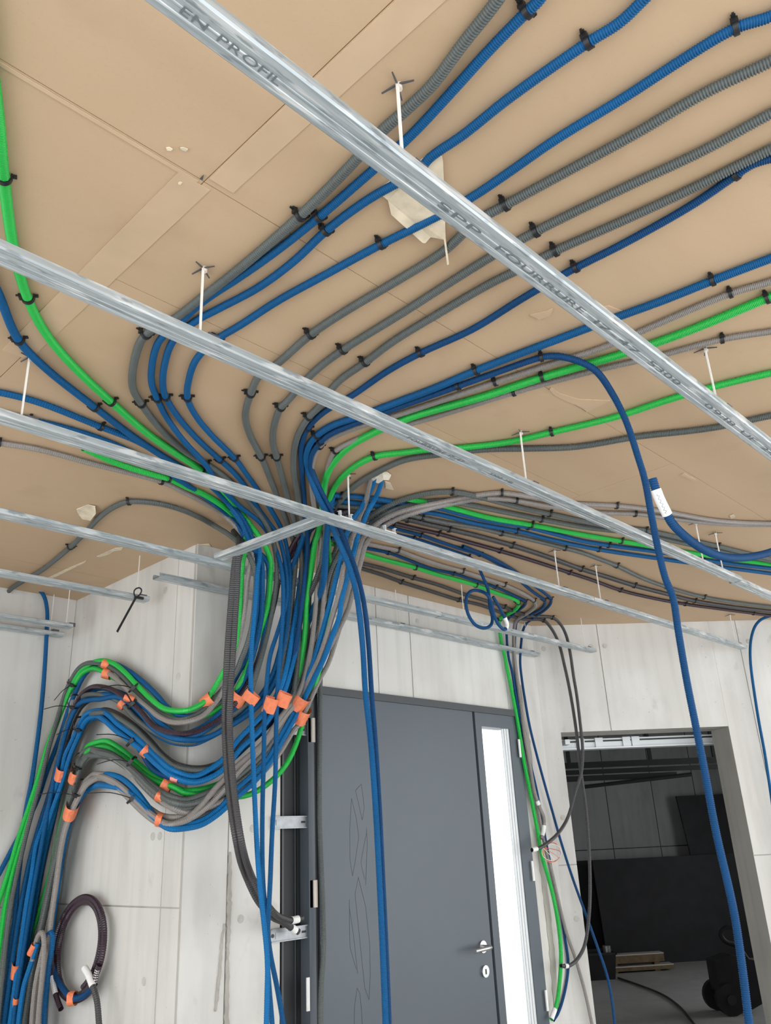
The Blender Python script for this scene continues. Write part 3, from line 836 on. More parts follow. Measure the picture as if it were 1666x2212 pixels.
conduit('G4', 'grey', 10.6, 'lowest of the three parallel grey conduits, just above the curving dark blue one',
  'c 1740,288 1666,322 1500,405 1350,475 1200,542* 1130,578 1060,612 960,670 850,737 790,782* 730,825 690,878 668,900* 642,945 634,1000 640,1050 f 650,1110 y2.34 662,1165 y2.42 668,1220 f 668,1290 664,1370 655,1440 w.13 642,1490 622,1545 590,1610 545,1665 500,1702 450,1732 400,1747 378,1743 349,1732 320,1707 301,1687 282,1661 243,1636 205,1632 w.055 182,1640 168,1668 154,1720 140,1790 124,1860 110,1930 96,2000 80,2090 62,2190 54,2250', True)
conduit('B5', 'blue_dark', 9.3, 'dark blue conduit bending down from the right photo edge below the three grey ones',
  'c 1740,328 1666,342 1625,355 1590,378* 1500,440 1350,525 1245,578* 1200,603 1120,650 1020,712 910,762* 840,800 760,855 700,890 665,925* 651,965 652,1010 656,1060 f 660,1115 y2.34 665,1176 f 658,1253 651,1310 642,1377 632,1425 618,1482 w.10 600,1530 571,1575 533,1605 494,1639 475,1662 446,1680 408,1689 379,1682 330,1661 301,1617 272,1592 243,1569 218,1552 w.055 195,1552 182,1563 170,1580 157,1604 145,1650 130,1710 115,1770 98,1840 84,1910 72,1980 55,2060 38,2150 28,2250', True)
conduit('B6', 'blue', 11, 'thick blue conduit running along the pinkish grey one at the right photo edge',
  'c 1740,530 1666,558 1540,606* 1430,650 1320,690 1200,735 1030,800* 940,838 860,868 780,898 720,918 685,940* 668,962 661,990 667,1020 f 686,1070 706,1110 y2.02 722,1147 y2.04 741,1191 755,1226 768,1272 776,1320 y2.10 784,1400 790,1500 801,1600 812,1750 820,1900 827,2050 835,2250', True)
conduit('B7', 'blue_dark', 9.8, 'dark blue conduit arching off the ceiling and hanging down in front of the opening',
  'y.90 1628,2270 1619,2212 1604,2089 1586,1969 1552,1819 1541,1765 1520,1650 1502,1560 1484,1470 1466,1365 1454,1290 1438,1250 1423,1190 1408,1115 1393,1035 1378,985 1353,910 1323,850 y.89 1283,797 f 1240,777 c.004 1200,769 1170,772* 1080,802 990,834* 860,880 760,917 712,938 692,955* 672,985 675,1020 f 698,1070 718,1110 y2.03 736,1147 y2.05 754,1191 767,1226 780,1272 789,1320 y2.11 797,1400 803,1500 811,1600 820,1750 827,1900 834,2050 842,2250', True)
conduit('N1', 'light_grey', 9.2, 'pinkish grey conduit between the thick blue and the green one at the right edge',
  'c 1740,580 1666,608 1578,634* 1380,718 1300,752 1180,790 1070,826* 930,873 850,899 760,927 707,950 691,964* 678,990 673,1030 f 678,1090 y2.30 693,1157 f 689,1214 684,1280 682,1310 672,1400 655,1475 w.12 625,1535 580,1615 544,1663 508,1692 472,1723 424,1757 400,1762 378,1766 349,1762 330,1751 301,1728 272,1699 243,1678 214,1672 w.055 195,1678 176,1697 163,1722 152,1750 136,1800 126,1860 118,1920 108,2000 100,2060 92,2150 84,2250', True)
conduit('GR1', 'green', 12, 'upper green conduit at the right photo edge, between two pinkish grey ones',
  'c 1740,615 1666,641 1658,644* 1500,710 1390,750 1300,778 1172,815* 1040,858 900,897 865,910 800,938 750,968 715,1008 700,1050 f 696,1100 y2.28 688,1150 y2.32 681,1170 f 672,1234 662,1301 661,1330 659,1367 653,1415 640,1480 w.07 618,1545 588,1602 550,1642 514,1668 485,1688 446,1703 400,1709 378,1702 349,1687 330,1676 301,1653 282,1636 253,1613 230,1601 205,1605 w.04 188,1615 174,1640 158,1690 140,1750 122,1830 106,1900 87,1962 71,2006 59,2045 46,2108 36,2160 29,2198 20,2250', True)
conduit('N2', 'light_grey', 9.0, 'lower pinkish grey conduit under the upper green one',
  'c 1740,705 1666,716 1560,733* 1420,770 1330,790 1230,815 1110,848* 1000,882 900,912 830,928 770,950 725,974* 710,1005 703,1060 f 700,1100 y2.3 704,1170 f 702,1240 698,1310 690,1380 672,1450 w.15 640,1505 604,1552 568,1606 520,1648 472,1696 436,1738 412,1762 400,1771 368,1782 339,1776 310,1755 282,1728 253,1699 230,1684 w.06 205,1686 182,1700 168,1727 155,1748 138,1785 130,1830 122,1890 114,1955 108,2000 100,2080 94,2160 88,2250', True)
conduit('GR2', 'green', 10.8, 'lower green conduit crossing the ceiling, passing behind two rail hangers',
  'c 1740,790 1666,806 1560,831 1440,865 1330,901 1192,934* 1100,955 1000,967 920,972 870,978 810,986* 760,1012 722,1055 f 705,1110 y2.34 710,1180 f 712,1290 700,1400 682,1475 w.09 662,1535 650,1575 644,1595 625,1640 600,1674 562,1705 533,1718 490,1722 450,1720 418,1716 395,1712 375,1700 345,1692 310,1672 285,1650 255,1628 228,1614 200,1618 w.035 180,1640 166,1690 146,1750 126,1830 112,1890 100,1950 90,2000 70,2090 52,2180 40,2250', True)
conduit('G5', 'grey', 11.2, 'grey conduit under the lower green one, dropping straight along the door edge',
  'c 1740,885 1666,898 1560,921 1490,931 1380,943 1250,965 1150,969 1050,971 960,981 880,992 830,1012 770,1047 732,1085 f 716,1110 y2.34 709,1141 y2.42 701,1180 f 698,1300 y2.68 693,1440 w.05 692,1480 691,1600 690,1750 693,1850 697,1950 699,2050 694,2130 692,2250', True)

# --- left group
conduit('GR4', 'green', 11.2, 'thick green conduit sweeping in from the left photo edge',
  'c -60,-160 -30,60 -6,240 8,385* 30,540 60,645* 100,722 160,793 240,868* 330,945 435,1016* c.005 480,1058 520,1105 f 545,1140 y2.36 567,1168 y2.44 585,1215 f 584,1250 578,1310 560,1370 536,1438 520,1473 w.05 500,1505 470,1533 430,1549 380,1553 345,1541 300,1514 272,1486 259,1471 239,1461 220,1449 w.045 199,1444 176,1456 163,1475 147,1502 134,1534 109,1592 91,1650 76,1701 62,1745 40,1810 22,1870 5,1925 -15,1990', True)
conduit('B8', 'blue', 10.8, 'blue conduit at the left edge, following the thick green one',
  'c -60,520 -25,590 0,642 40,735* 100,797 205,880* 290,945 380,1003 435,1034 500,1090 f 530,1130 y2.38 545,1165 y2.44 556,1205 f 557,1260 555,1319 548,1377 538,1415 517,1450 w.04 497,1485 465,1518 435,1540 400,1548 364,1530 339,1502 310,1474 272,1446 240,1432 w.03 205,1437 180,1462 165,1492 152,1522 130,1590 100,1670 78,1735 40,1808 0,1884 -30,1945', True)
conduit('B9', 'blue', 10, 'upper of two blue conduits at the left edge above the third rail',
  'c -70,838 0,848 80,868 217,922* 300,955 390,1010 440,1038 490,1085 f 520,1125 y2.38 538,1168 y2.44 565,1210 f 567,1260 566,1320 562,1350 550,1405 535,1450 w.08 515,1490 495,1525 475,1541 452,1561 427,1576 398,1586 375,1582 339,1556 320,1534 301,1519 272,1502 240,1490 w.05 210,1488 182,1502 163,1530 145,1580 125,1650 105,1720 80,1800 62,1870 50,1930 38,2000 25,2090 10,2200 0,2260')
conduit('B10', 'blue', 10, 'lower of two blue conduits at the left edge, crossing behind the third rail',
  'c -70,880 0,893 65,907* 150,927 240,957 350,1012 400,1045 450,1078 495,1115 f 520,1145 y2.40 540,1180 y2.45 578,1215 f 576,1320 570,1385 555,1448 w.09 535,1492 508,1528 478,1553 450,1572 427,1588 389,1593 360,1587 330,1569 308,1545 285,1522 260,1506 225,1500 w.06 195,1506 172,1520 152,1560 134,1620 116,1690 98,1760 80,1840 66,1910 56,1980 44,2060 28,2160 15,2250')
conduit('GR5', 'green', 10.8, 'thin green conduit mostly hidden behind the third rail on the left',
  'c 180,968 250,1000 330,1025 364,1034* 407,1054 437,1066 484,1095 512,1122 f 528,1148 y2.40 530,1185 y2.46 524,1215 f 519,1300 511,1386 495,1430 485,1448 w.06 460,1492 440,1517 415,1531 400,1535 358,1532 330,1513 297,1481 272,1454 245,1433 218,1427 w.05 190,1437 168,1457 150,1495 128,1550 106,1610 90,1670 70,1740 48,1810 28,1880 12,1950 2,2020 -10,2120 -20,2220')
conduit('N5', 'light_grey', 9.6, 'light grey conduit entering at the left edge below the third rail',
  'c -60,945 0,957* 80,970 200,1002 349,1040* 397,1063 445,1088 484,1113 f 512,1140 y2.42 532,1167 544,1196 f 541,1218 534,1262 530,1305 523,1348 511,1400 498,1445 w.08 482,1492 462,1522 440,1545 410,1558 380,1561 350,1552 315,1526 290,1504 268,1482 244,1460 w.03 214,1447 188,1449 166,1474 148,1565 130,1630 112,1700 94,1780 78,1860 62,1940 50,2020 36,2110 22,2200 14,2250')
conduit('G8', 'grey', 10.6, 'grey conduit arching over the left ceiling towards the lower left rails',
  'w.03 -40,1340 f -10,1312 c 0,1303 20,1276 45,1258 90,1232 152,1182* 185,1150 215,1118 245,1096 278,1084* 330,1086 380,1097 425,1115 460,1134 f 492,1153 y2.42 515,1172 528,1187 f 543,1210 553,1243 551,1291 545,1348 536,1386 522,1423 509,1454 w.06 479,1491 465,1507 452,1524 427,1543 398,1555 368,1552 339,1538 310,1513 291,1492 272,1469 249,1448 218,1434 w.06 187,1433 170,1444 157,1463 142,1495 122,1560 104,1620 85,1700 62,1780 45,1850 30,1920 18,1990 8,2080 -2,2180 -8,2250')

# --- conduits coming out of the ceiling hole
conduit('HB1', 'blue_light', 9.3, 'left blue conduit coming out of the plastered ceiling hole',
  'c-.01 815,1022 f 805,1050 y1.98 790,1080 y2.02 780,1099 y2.05 762,1124 y2.12 749,1157 739,1195 f 728,1243 714,1301 709,1319 693,1377 676,1434 657,1482 w.14 646,1510 625,1555 604,1590 580,1636 544,1675 508,1707 472,1748 436,1772 400,1783 368,1787 340,1772 320,1743 291,1705 262,1681 235,1673 w.010 205,1684 185,1702 170,1730 158,1756 144,1800 134,1850 126,1910 116,1980 108,2040 98,2130 90,2250')
conduit('HG', 'light_grey', 10.4, 'light grey conduit coming out of the plastered ceiling hole',
  'c-.01 802,1026 f 797,1055 y1.99 790,1085 y2.06 776,1118 y2.13 760,1166 745,1224 f 728,1301 722,1319 705,1377 688,1425 670,1463 w.15 648,1508 622,1540 596,1575 560,1622 520,1662 478,1712 445,1745 415,1766 390,1777 362,1780 335,1765 306,1741 278,1713 250,1690 225,1679 w.045 200,1683 180,1700 166,1728 154,1756 140,1790 130,1840 122,1900 112,1980 104,2050 96,2130 90,2250')
conduit('HB2', 'blue_light', 9.3, 'right blue conduit coming out of the plastered ceiling hole',
  'c-.01 827,1024 f 822,1050 y1.95 808,1082 y1.98 795,1105 y2.02 785,1130 y2.08 772,1163 762,1205 f 749,1253 737,1301 734,1329 717,1377 699,1425 680,1463 663,1498 w.15 652,1520 632,1560 610,1600 585,1645 550,1688 510,1724 472,1758 436,1781 400,1789 368,1790 335,1768 300,1729 265,1705 230,1697 w.05 198,1702 179,1717 167,1738 155,1760 142,1810 132,1860 124,1920 114,1990 110,2030 102,2090 96,2160 92,2250')
# --- light grey and grey arcs right of the bundle
conduit('N3', 'light_grey', 10.4, 'upper light grey conduit arching from the bundle to the right photo edge',
  rev(.10, H5, -3) + 'y2.46 735,1330 f 757,1262 770,1214 y2.14 784,1165 y2.06 803,1141 y1.97 842,1115 y1.87 900,1096 f 945,1087 c 985,1078 1030,1070 1083,1065* 1150,1074 1240,1088 1332,1093* 1420,1103 1540,1124 1600,1129 1666,1131 1740,1130')
conduit('N3t', 'light_grey', 10.6, 'light grey conduit at the right edge of the taped bundle beside the door',
  'c 850,1112 f 800,1140 y2.40 772,1180 f 760,1240 747,1300 745,1319 728,1377 709,1434 690,1469 w.13 665,1525 648,1562 633,1580 610,1618 590,1645 550,1685 505,1718 460,1740 425,1752 400,1756 375,1746 345,1728 318,1704 296,1680 270,1654 240,1635 w.045 208,1630 185,1642 170,1690 150,1760 132,1840 118,1920 104,2000 90,2080 76,2170 68,2250')
conduit('N4', 'light_grey', 10.4, 'lower light grey conduit arching from the bundle under the upper one',
  rev(.09, H5, -6) + 'y2.46 745,1335 f 765,1270 778,1220 y2.14 792,1172 y2.06 814,1149 y1.97 852,1124 y1.87 905,1105 f 950,1093 c 995,1084 1050,1076 1114,1081* 1200,1096 1300,1108 1373,1110* 1450,1120 1560,1132 1666,1134 1740,1133')
conduit('G6', 'grey', 11.4, 'upper grey conduit of the far fan, curving over from the bundle',
  rev(.09, H4, 2) + 'y2.46 692,1330 f 712,1240 735,1190 y2.20 765,1150 y2.08 795,1120 y1.98 830,1097 f 858,1084 c 885,1075 930,1065 977,1063* 1030,1072 1080,1085 1130,1098 1187,1110* 1300,1134 1395,1146* 1470,1162 1550,1180* 1666,1208 1740,1222')
conduit('G7', 'grey', 11.4, 'second grey conduit of the far fan, just above the far green one',
  rev(.08, H4, 6) + 'y2.46 704,1330 f 722,1240 745,1195 y2.20 775,1160 y2.08 805,1130 y1.97 842,1107 f 872,1095 c 900,1088 960,1082 1020,1092 1100,1108 1170,1122* 1270,1140 1378,1152* 1480,1174 1570,1192 1666,1212 1740,1226')
conduit('L4a', 'grey', 12, 'grey conduit descending beside the light one at the bundle front, under the cross rail',
  'c 790,1110 f 755,1135 y2.40 732,1165 f 726,1186 706,1243 690,1301 684,1320 676,1367 661,1425 641,1482 w.14 628,1520 604,1572 572,1622 532,1662 484,1700 434,1730 402,1738 378,1735 349,1720 320,1697 298,1674 270,1650 243,1633 214,1626 w.05 190,1627 174,1648 160,1690 146,1740 130,1810 114,1880 100,1950 86,2020 68,2110 52,2200 46,2250')

# --- far fan running right along the ceiling above the door
conduit('F1', 'blue', 10.2, 'upper blue conduit of the far fan, right under the far green one',
  rev(.07, H3, 2) + 'y2.50 672,1330 f 700,1260 706,1180 712,1110 c 723,1070 736,1072* 759,1072 801,1076 844,1083 900,1092 949,1098 994,1110 1052,1124 1141,1139* 1196,1153 1260,1169 1315,1178* 1420,1192 1520,1209* 1590,1219 1666,1228 1740,1238')
conduit('F2', 'blue', 10.2, 'lower blue conduit of the far fan, second below the far green one',
  rev(.06, H3, -2) + 'y2.52 664,1340 f 695,1270 702,1190 710,1125 c 723,1084 772,1087 826,1092 887,1102 903,1104* 952,1112 1028,1131 1117,1147* 1196,1167 1293,1187* 1420,1206 1520,1220 1666,1239 1740,1249')
conduit('GR3', 'green', 11, 'far green conduit running right from under the light grey arcs',
  'c 880,1078 915,1084 949,1090 994,1102 1060,1119 1148,1134* 1230,1150 1342,1169* 1440,1186 1502,1196 1560,1205 1666,1219 1740,1228')
conduit('F3', 'grey', 10.6, 'greenish grey conduit of the far fan that swings away below the blue ones',
  rev(.06, H4, -3) + 'y2.52 680,1340 f 690,1280 698,1190 708,1130 c 720,1094* 754,1094 810,1100 867,1108 911,1118* 970,1130 1028,1139 1083,1152* 1148,1166 1220,1184* 1255,1193 1290,1206 1332,1222* 1390,1250 1440,1268* 1520,1290* 1600,1303 1666,1311 1740,1318')
conduit('F4', 'dark_grey', 12, 'dark grey conduit of the far fan lying against the purple one',
  rev(.06, H2, 2) + 'y2.54 640,1340 f 680,1260 700,1200 712,1140 c 750,1104 800,1110 857,1118 880,1122* 925,1133 970,1143* 1040,1160 1105,1178* 1180,1202 1255,1229* 1310,1246 1370,1265* 1440,1283 1500,1298* 1580,1311 1666,1321 1740,1330')
conduit('F5', 'purple', 9.6, 'glossy dark purple conduit crossing the far ceiling above the door',
  'w.06 501,1530 513,1507 530,1479 f 547,1450 563,1406 574,1358 588,1305 y2.50 600,1260 612,1225 f 640,1165 690,1115 c 718,1102 745,1105 780,1112 822,1124 853,1131* 898,1142 947,1153* 1000,1168 1080,1190* 1150,1211 1230,1237* 1285,1255 1340,1275* 1410,1292 1480,1305* 1560,1316 1628,1325* 1666,1330 1740,1337', True)
conduit('PU2', 'purple', 10.8, 'dark purple conduit in the second wall loop from the top',
  'c 745,1113 700,1120 f 655,1165 y2.54 606,1245 f 594,1300 580,1355 568,1405 552,1450 w.10 536,1480 516,1508 500,1530 478,1552 450,1568 425,1580 395,1585 360,1580 330,1567 301,1534 272,1509 243,1490 214,1483 w.07 191,1488 173,1504 156,1540 140,1590 124,1650 108,1720 92,1790 78,1860 64,1940 50,2030 34,2130 20,2250')
conduit('F6', 'blue_dark', 8.2, 'dark blue conduit hugging the ceiling, bending back to the wall beside the door',
  'c 735,1104 780,1118 808,1127 862,1144 909,1156* 952,1171 1000,1187 1037,1198* 1076,1218 1103,1236 1143,1272 1165,1288 1176,1296* 1176,1308 1165,1318 1140,1330 f 1118,1341 r.004 1115,1350 1113,1372 1112,1410 1114,1460 1120,1510 1128,1575 1142,1650 1160,1724 1178,1810 1192,1880 1208,1950 1221,2029 1228,2084 1221,2139 1207,2186 1196,2204', ends=())
conduit('F6b', 'blue_dark', 8.2, 'outermost dark blue conduit turning back at the corner and crossing the opening below',
  'c 1000,1180 1050,1200 1100,1226 1150,1262 1180,1284 1190,1293* 1189,1305 1176,1319 1160,1329 f 1146,1340 r.03 1139,1345 1130,1362 1126,1391 1124,1430 1127,1462 1133,1503 1144,1566 1157,1620 1173,1680 1191,1744 1213,1821 r.05 1238,1899 1265,1973 1290,2043 1313,2112 1326,2190 1330,2270')
conduit('F7', 'blue_dark', 7.8, 'dark blue conduit dropping from the ceiling into a hanging knot above the door',
  'c 755,1124 800,1138 840,1151 893,1163* 934,1176 985,1193 1013,1203* f 1028,1214 y2.12 1041,1241 1055,1276 1058,1310 1064,1335 1061,1350 1045,1357 1024,1347 1010,1322 1007,1295 1016,1278 1035,1276 y2.09 1052,1284 1061,1300 1068,1330 1078,1350 1090,1360 1096,1350 1090,1333 1078,1310 1065,1289', ends=((.015, .035, 'white_tape', SL), (.115, .175, 'white_tape', SL)))
conduit('F8', 'light_grey', 10.4, 'pinkish grey conduit between two blue ones near the corner, running down the wall',
  'c 725,1151 770,1165 800,1176 860,1189* 898,1203 952,1221 999,1234* 1040,1247 1089,1263* 1134,1284 1153,1297* 1157,1308 1149,1318 1134,1328 f 1116,1340 r.032 1112,1350 1110,1372 1111,1410 1115,1445 1124,1512 1133,1584 1144,1647 1155,1711 1166,1744 1175,1766 1175,1790 1170,1812', ends=((.02, .08, 'white_tape', SL), (.20, .225, 'white_tape', SL)))
conduit('F8b', 'light_grey', 9, 'grey conduit slanting down the corner beside the lower green conduit',
  'r.02 1138,1620 1150,1690 1162,1745 1172,1800 1180,1840 1191,1877 1207,1946 1224,2015 1243,2070 1263,2139 1279,2212 1290,2265')
conduit('F9', 'blue_dark', 8.2, 'dark blue conduit next to the far green one, running down beside the door frame',
  'c 715,1162 760,1176 785,1183 839,1194* 880,1209 934,1229 980,1239* 1020,1252 1070,1268* 1114,1288 1135,1299* 1132,1309 1114,1323 f 1098,1337 w.02 1095,1345 1095,1378 1099,1420 1106,1449 1113,1494 1121,1540 1132,1590 1146,1650 1158,1700 1168,1750')
conduit('F10', 'green', 11, 'green conduit turning at the corner and running down beside the door frame',
  'c 710,1172 755,1186 781,1194 826,1208 898,1226* 952,1243 980,1250 1028,1264* 1076,1282 1111,1294 1120,1302* 1118,1312 1106,1322 f 1086,1332 w.015 1080,1338* 1079,1356 1084,1391 1091,1420 1096,1447 1108,1503 1121,1575 1130,1635 1144,1705 1160,1788 1171,1849 w.03 1191,1918 1205,1987 1212,2056 1210,2112 1203,2167 1191,2202', ends=((.002, .06, 'white_tape', SL),))
conduit('F11', 'dark_grey', 10, 'dark grey conduit hanging over the opening corner, ending at the loose red wires',
  'c 695,1192 740,1206 777,1216 826,1228 891,1248* 945,1263 1009,1286* 1050,1298 1089,1311* 1114,1322 1153,1331 1193,1334* f 1210,1347 r.10 1224,1374 1232,1410 1240,1465 1246,1500 1254,1566 1259,1620 1256,1669 1243,1711 1227,1766 1207,1799 1183,1821 1165,1832 1149,1836', ends=((.002, .05, 'white_tape', SL),))
conduit('F12', 'dark_grey', 10, 'dark grey conduit hanging in front of the opening, ending in a white taped tip',
  'c 695,1202 740,1216 774,1226 826,1242 866,1257* 930,1277 990,1296* 1038,1307 1095,1328 1134,1338 1174,1340* f 1191,1357 r.08 1208,1391 1220,1439 1228,1475 1238,1530 1247,1593 1254,1660 1265,1738 1272,1821 1275,1918 1272,1987 1263,2043 1249,2070 1232,2085 1219,2087 1212,2086', ends=((.012, .030, 'white_tape', SL), (.034, .060, 'white_tape', SL)))
conduit('BW', 'blue', 9.4, 'blue conduit looping off the ceiling edge at the right photo border',
  'c 1700,1318 1666,1330 f 1645,1338 r.04 1632,1352 1624,1375 1621,1400 1622,1435 1629,1490 1640,1560 1652,1625 1662,1690 1672,1760 1682,1850')

# --- other hanging pieces
conduit('HK', 'blue_dark', 11.6, 'short blue conduit hook with a white handwritten label, at the right photo edge',
  'c 1900,1010 f 1850,1062 y.80 1780,1120 1720,1168 1666,1192 1637,1200 1603,1205 1560,1202 1517,1185 1483,1161 1452,1130 1437,1102 1426,1080 1416,1054 1410,1034', True, ends=((.030, .100, 'white_tape', SL),))
conduit('DG1', 'dark_grey', 12.5, 'left one of two dark grey conduits hanging in front of the bundle',
  'c 505,1148 f 512,1160 y2.40 517,1172 509,1205 503,1260 498,1320 492,1400 488,1480 y2.46 486,1560 489,1640 497,1730 511,1820 y2.62 530,1890 556,1945 585,1978 f 608,1990 w.05 630,2004 645,2013', ends=((.012, .048, 'white_tape', SL),))
conduit('DG2', 'dark_grey', 12.5, 'right one of two dark grey conduits hanging in front of the bundle',
  'c 512,1150 f 519,1163 y2.39 524,1176 515,1210 512,1270 508,1330 503,1410 498,1490 y2.44 496,1570 500,1650 508,1730 522,1820 y2.58 543,1890 568,1940 592,1972 f 612,1984 w.06 632,1988 654,1983', ends=((.022, .072, 'white_tape', SL),))
conduit('DB', 'blue_light', 9.6, 'leftmost of three thin blue conduits hanging straight down to the lower photo edge',
  'c 500,1100 f 535,1148 y2.40 560,1185 f 556,1240 551,1310 y2.46 545,1377 542,1434 543,1530 546,1620 551,1740 556,1840 562,1920 571,2000 578,2080 577,2150 575,2250')
conduit('WA', 'blue', 10, 'blue conduit coming straight down the far left wall from the ceiling edge',
  'w.02 30,1262 55,1268 85,1275 w.025 96,1290 102,1320 101,1360 98,1420 93,1490 86,1560 77,1630 68,1690 58,1740 50,1790 45,1850 38,1910 32,1981 24,2032 18,2096 10,2160 2,2240')

# black coil on the return wall
a = np.linspace(.28, 4.35, 64) * math.pi
coil = ' '.join('%.1f,%.1f' % (173 + (57 - 1.2 * (t - .9)) * math.cos(t) - 13 * math.sin(t), 2047 + (115 - 1.5 * (t - .9)) * math.sin(t)) for t in a)
conduit('CO', 'purple', 12.5, 'coiled black conduit hanging on the wall at the lower left, bound with orange tape',
  'w.03 ' + coil)
# strands that complete the wall loops
conduit('L3a', 'blue_light', 11.2, 'upper bright blue conduit in the third wall loop from the top',
  'c 680,1108 f 668,1150 y2.44 657,1190 f 649,1253 641,1310 628,1396 620,1440 605,1490 w.13 575,1535 542,1570 514,1599 485,1637 456,1660 418,1677 379,1667 339,1636 310,1607 282,1584 253,1563 234,1544 w.085 211,1535 189,1541 177,1555 165,1580 150,1612 141,1632 134,1664 122,1699 108,1732 95,1777 78,1827 70,1880 58,1950 44,2050 30,2150 18,2250')
conduit('L3c', 'blue_light', 11.2, 'lower bright blue conduit in the third wall loop from the top',
  'c 700,1112 f 682,1160 y2.46 668,1200 f 660,1260 652,1320 640,1400 628,1450 612,1500 w.14 585,1548 552,1588 522,1615 492,1652 462,1676 420,1690 380,1681 340,1652 306,1620 277,1598 248,1576 226,1556 w.085 206,1547 190,1553 180,1566 170,1590 156,1622 146,1650 138,1680 124,1720 110,1760 96,1810 82,1870 68,1940 54,2030 38,2130 24,2250')
conduit('L2d', 'dark_grey', 12.5, 'dark grey conduit at the top of the third wall loop',
  'c 660,1110 f 648,1160 y2.46 640,1200 f 634,1260 628,1330 622,1400 612,1460 w.09 592,1515 560,1560 525,1600 490,1638 455,1656 418,1660 382,1652 350,1630 322,1598 292,1570 264,1549 238,1536 w.03 212,1537 192,1546 174,1568 156,1605 140,1660 124,1720 108,1790 92,1860 78,1930 62,2020 46,2110 30,2220 26,2250')
conduit('L2e', 'blue', 11.2, 'blue conduit leaving the second loop below the orange tapes towards the bundle',
  'c 670,1115 f 650,1175 y2.46 632,1230 f 622,1320 606,1400 588,1460 w.08 565,1500 540,1528 510,1556 480,1578 450,1594 420,1606 390,1606 360,1598 326,1578 300,1555 276,1530 255,1514 w.035 228,1503 200,1506 178,1522 160,1556 144,1606 126,1680 110,1760 94,1830 80,1900 66,1980 50,2070 34,2170 22,2250')
# pieces around the coil and the lower left corner
conduit('CB', 'blue_dark', 11.5, 'dark blue conduit lying in the bottom of the black coil',
  'w.05 110,2055 112,2078 119,2106 137,2137 155,2156 177,2153 194,2140 205,2125')
conduit('CG', 'dark_grey', 11.5, 'dark grey conduit rising to a white taped end inside the black coil',
  'w.07 218,2260 214,2212 210,2165 204,2140 198,2124 190,2103 182,2090', ends=((.004, .10, 'white_tape', SL),))
conduit('CE1', 'purple', 9.5, 'black conduit end with a white label hanging left of the coil',
  'w.06 112,2060 112,2090 114,2115 119,2143 126,2165 132,2180', ends=((.075, .150, 'white_tape', SL),))
conduit('CE2', 'purple', 8.5, 'small black conduit end with a white band at the right side of the coil',
  'w.06 205,2124 207,2110 210,2096 215,2084', ends=((.018, .065, 'white_tape', SL),))
conduit('T1', 'light_grey', 11.0, 'light grey conduit with a sharp bend left of the black coil',
  'w.13 70,2075 77,2040 84,2020 91,2015 95,2028 95,2060 91,2110 86,2160 82,2212 80,2260')
conduit('T2', 'light_grey', 11.0, 'light grey conduit slanting down to the lower photo edge left of the coil',
  'w.12 96,2040 88,2075 80,2110 74,2150 69,2212 67,2260')
conduit('T3', 'blue', 11.0, 'blue conduit bent over at the left side of the black coil',
  'w.10 104,2020 110,2014 114,2022 112,2050 106,2085 101,2130 96,2180 94,2260')
conduit('T4', 'blue_light', 10.5, 'teal blue conduit crossing in front of the green one at the lower left',
  'w.13 82,2036 74,2062 62,2098 52,2130 46,2165 40,2212 36,2260')

# ------------------------------------------------------------------ tapes and cable ties around the strands
def project(Q):
    d = Q - CAM; z = d @ FWD
    return 833 + FPX * (d @ RIGHT) / z, 1106 - FPX * (d @ UP) / z, z
PROJ = {k: (Q,) + project(Q) for k, Q in PATHS.items()}
def cluster(px, py, hw, ax):
    """strands passing the spot: centre, axis and half extents across and in depth"""
    ax = np.array(ax, float); ax /= np.linalg.norm(ax); nx = np.array([-ax[1], ax[0]])
    hit = []
    for k, (Q, X, Y, Z) in PROJ.items():
        dx, dy = X - px, Y - py
        a = np.abs(dx * ax[0] + dy * ax[1]); b = np.abs(dx * nx[0] + dy * nx[1])
        m_ = (a < 3.0) & (b < hw)
        if m_.any():
            i = np.where(m_)[0][np.argmin(Z[m_])]; hit.append((Z[i], Q[i]))
    if not hit:
        return None
    z0 = min(h[0] for h in hit)
    P = np.array([h[1] for h in hit if h[0] < z0 + .13]); Zs = [h[0] for h in hit if h[0] < z0 + .13]
    zm = (min(Zs) + max(Zs)) / 2
    c = CAM + ray(px, py) * zm
    e = CAM + ray(px + ax[0] * 10, py + ax[1] * 10) * zm - c; e /= np.linalg.norm(e)
    w = CAM + ray(px + nx[0] * hw, py + nx[1] * hw) * zm - c
    v = c - CAM; v = v - (v @ e) * e; v /= np.linalg.norm(v)
    wn = np.cross(v, e); hwm = abs(w @ wn)
    return c, e, wn, v, hwm, (max(Zs) - min(Zs)) / 2 + .0145, zm
def band_mesh(c, e, wn, v, a, b, length, n=22, crumple=.0):
    mb = MB(); prof = []
    rows = 5
    V = []
    for r_ in range(rows):
        s_ = (r_ / (rows - 1) - .5) * length
        for i in range(n):
            t = 2 * math.pi * i / n
            k = 1 + crumple * (random.random() - .5)
            ct, st = math.cos(t), math.sin(t)
            ct = math.copysign(abs(ct) ** .8, ct); st = math.copysign(abs(st) ** .8, st)
            V.append(c + e * (s_ + crumple * .02 * (random.random() - .5)) + wn * a * ct * k + v * b * st * k)
    F = [(r_ * n + i, r_ * n + (i + 1) % n, (r_ + 1) * n + (i + 1) % n, (r_ + 1) * n + i) for r_ in range(rows - 1) for i in range(n)]
    mb.add(V, F); return mb
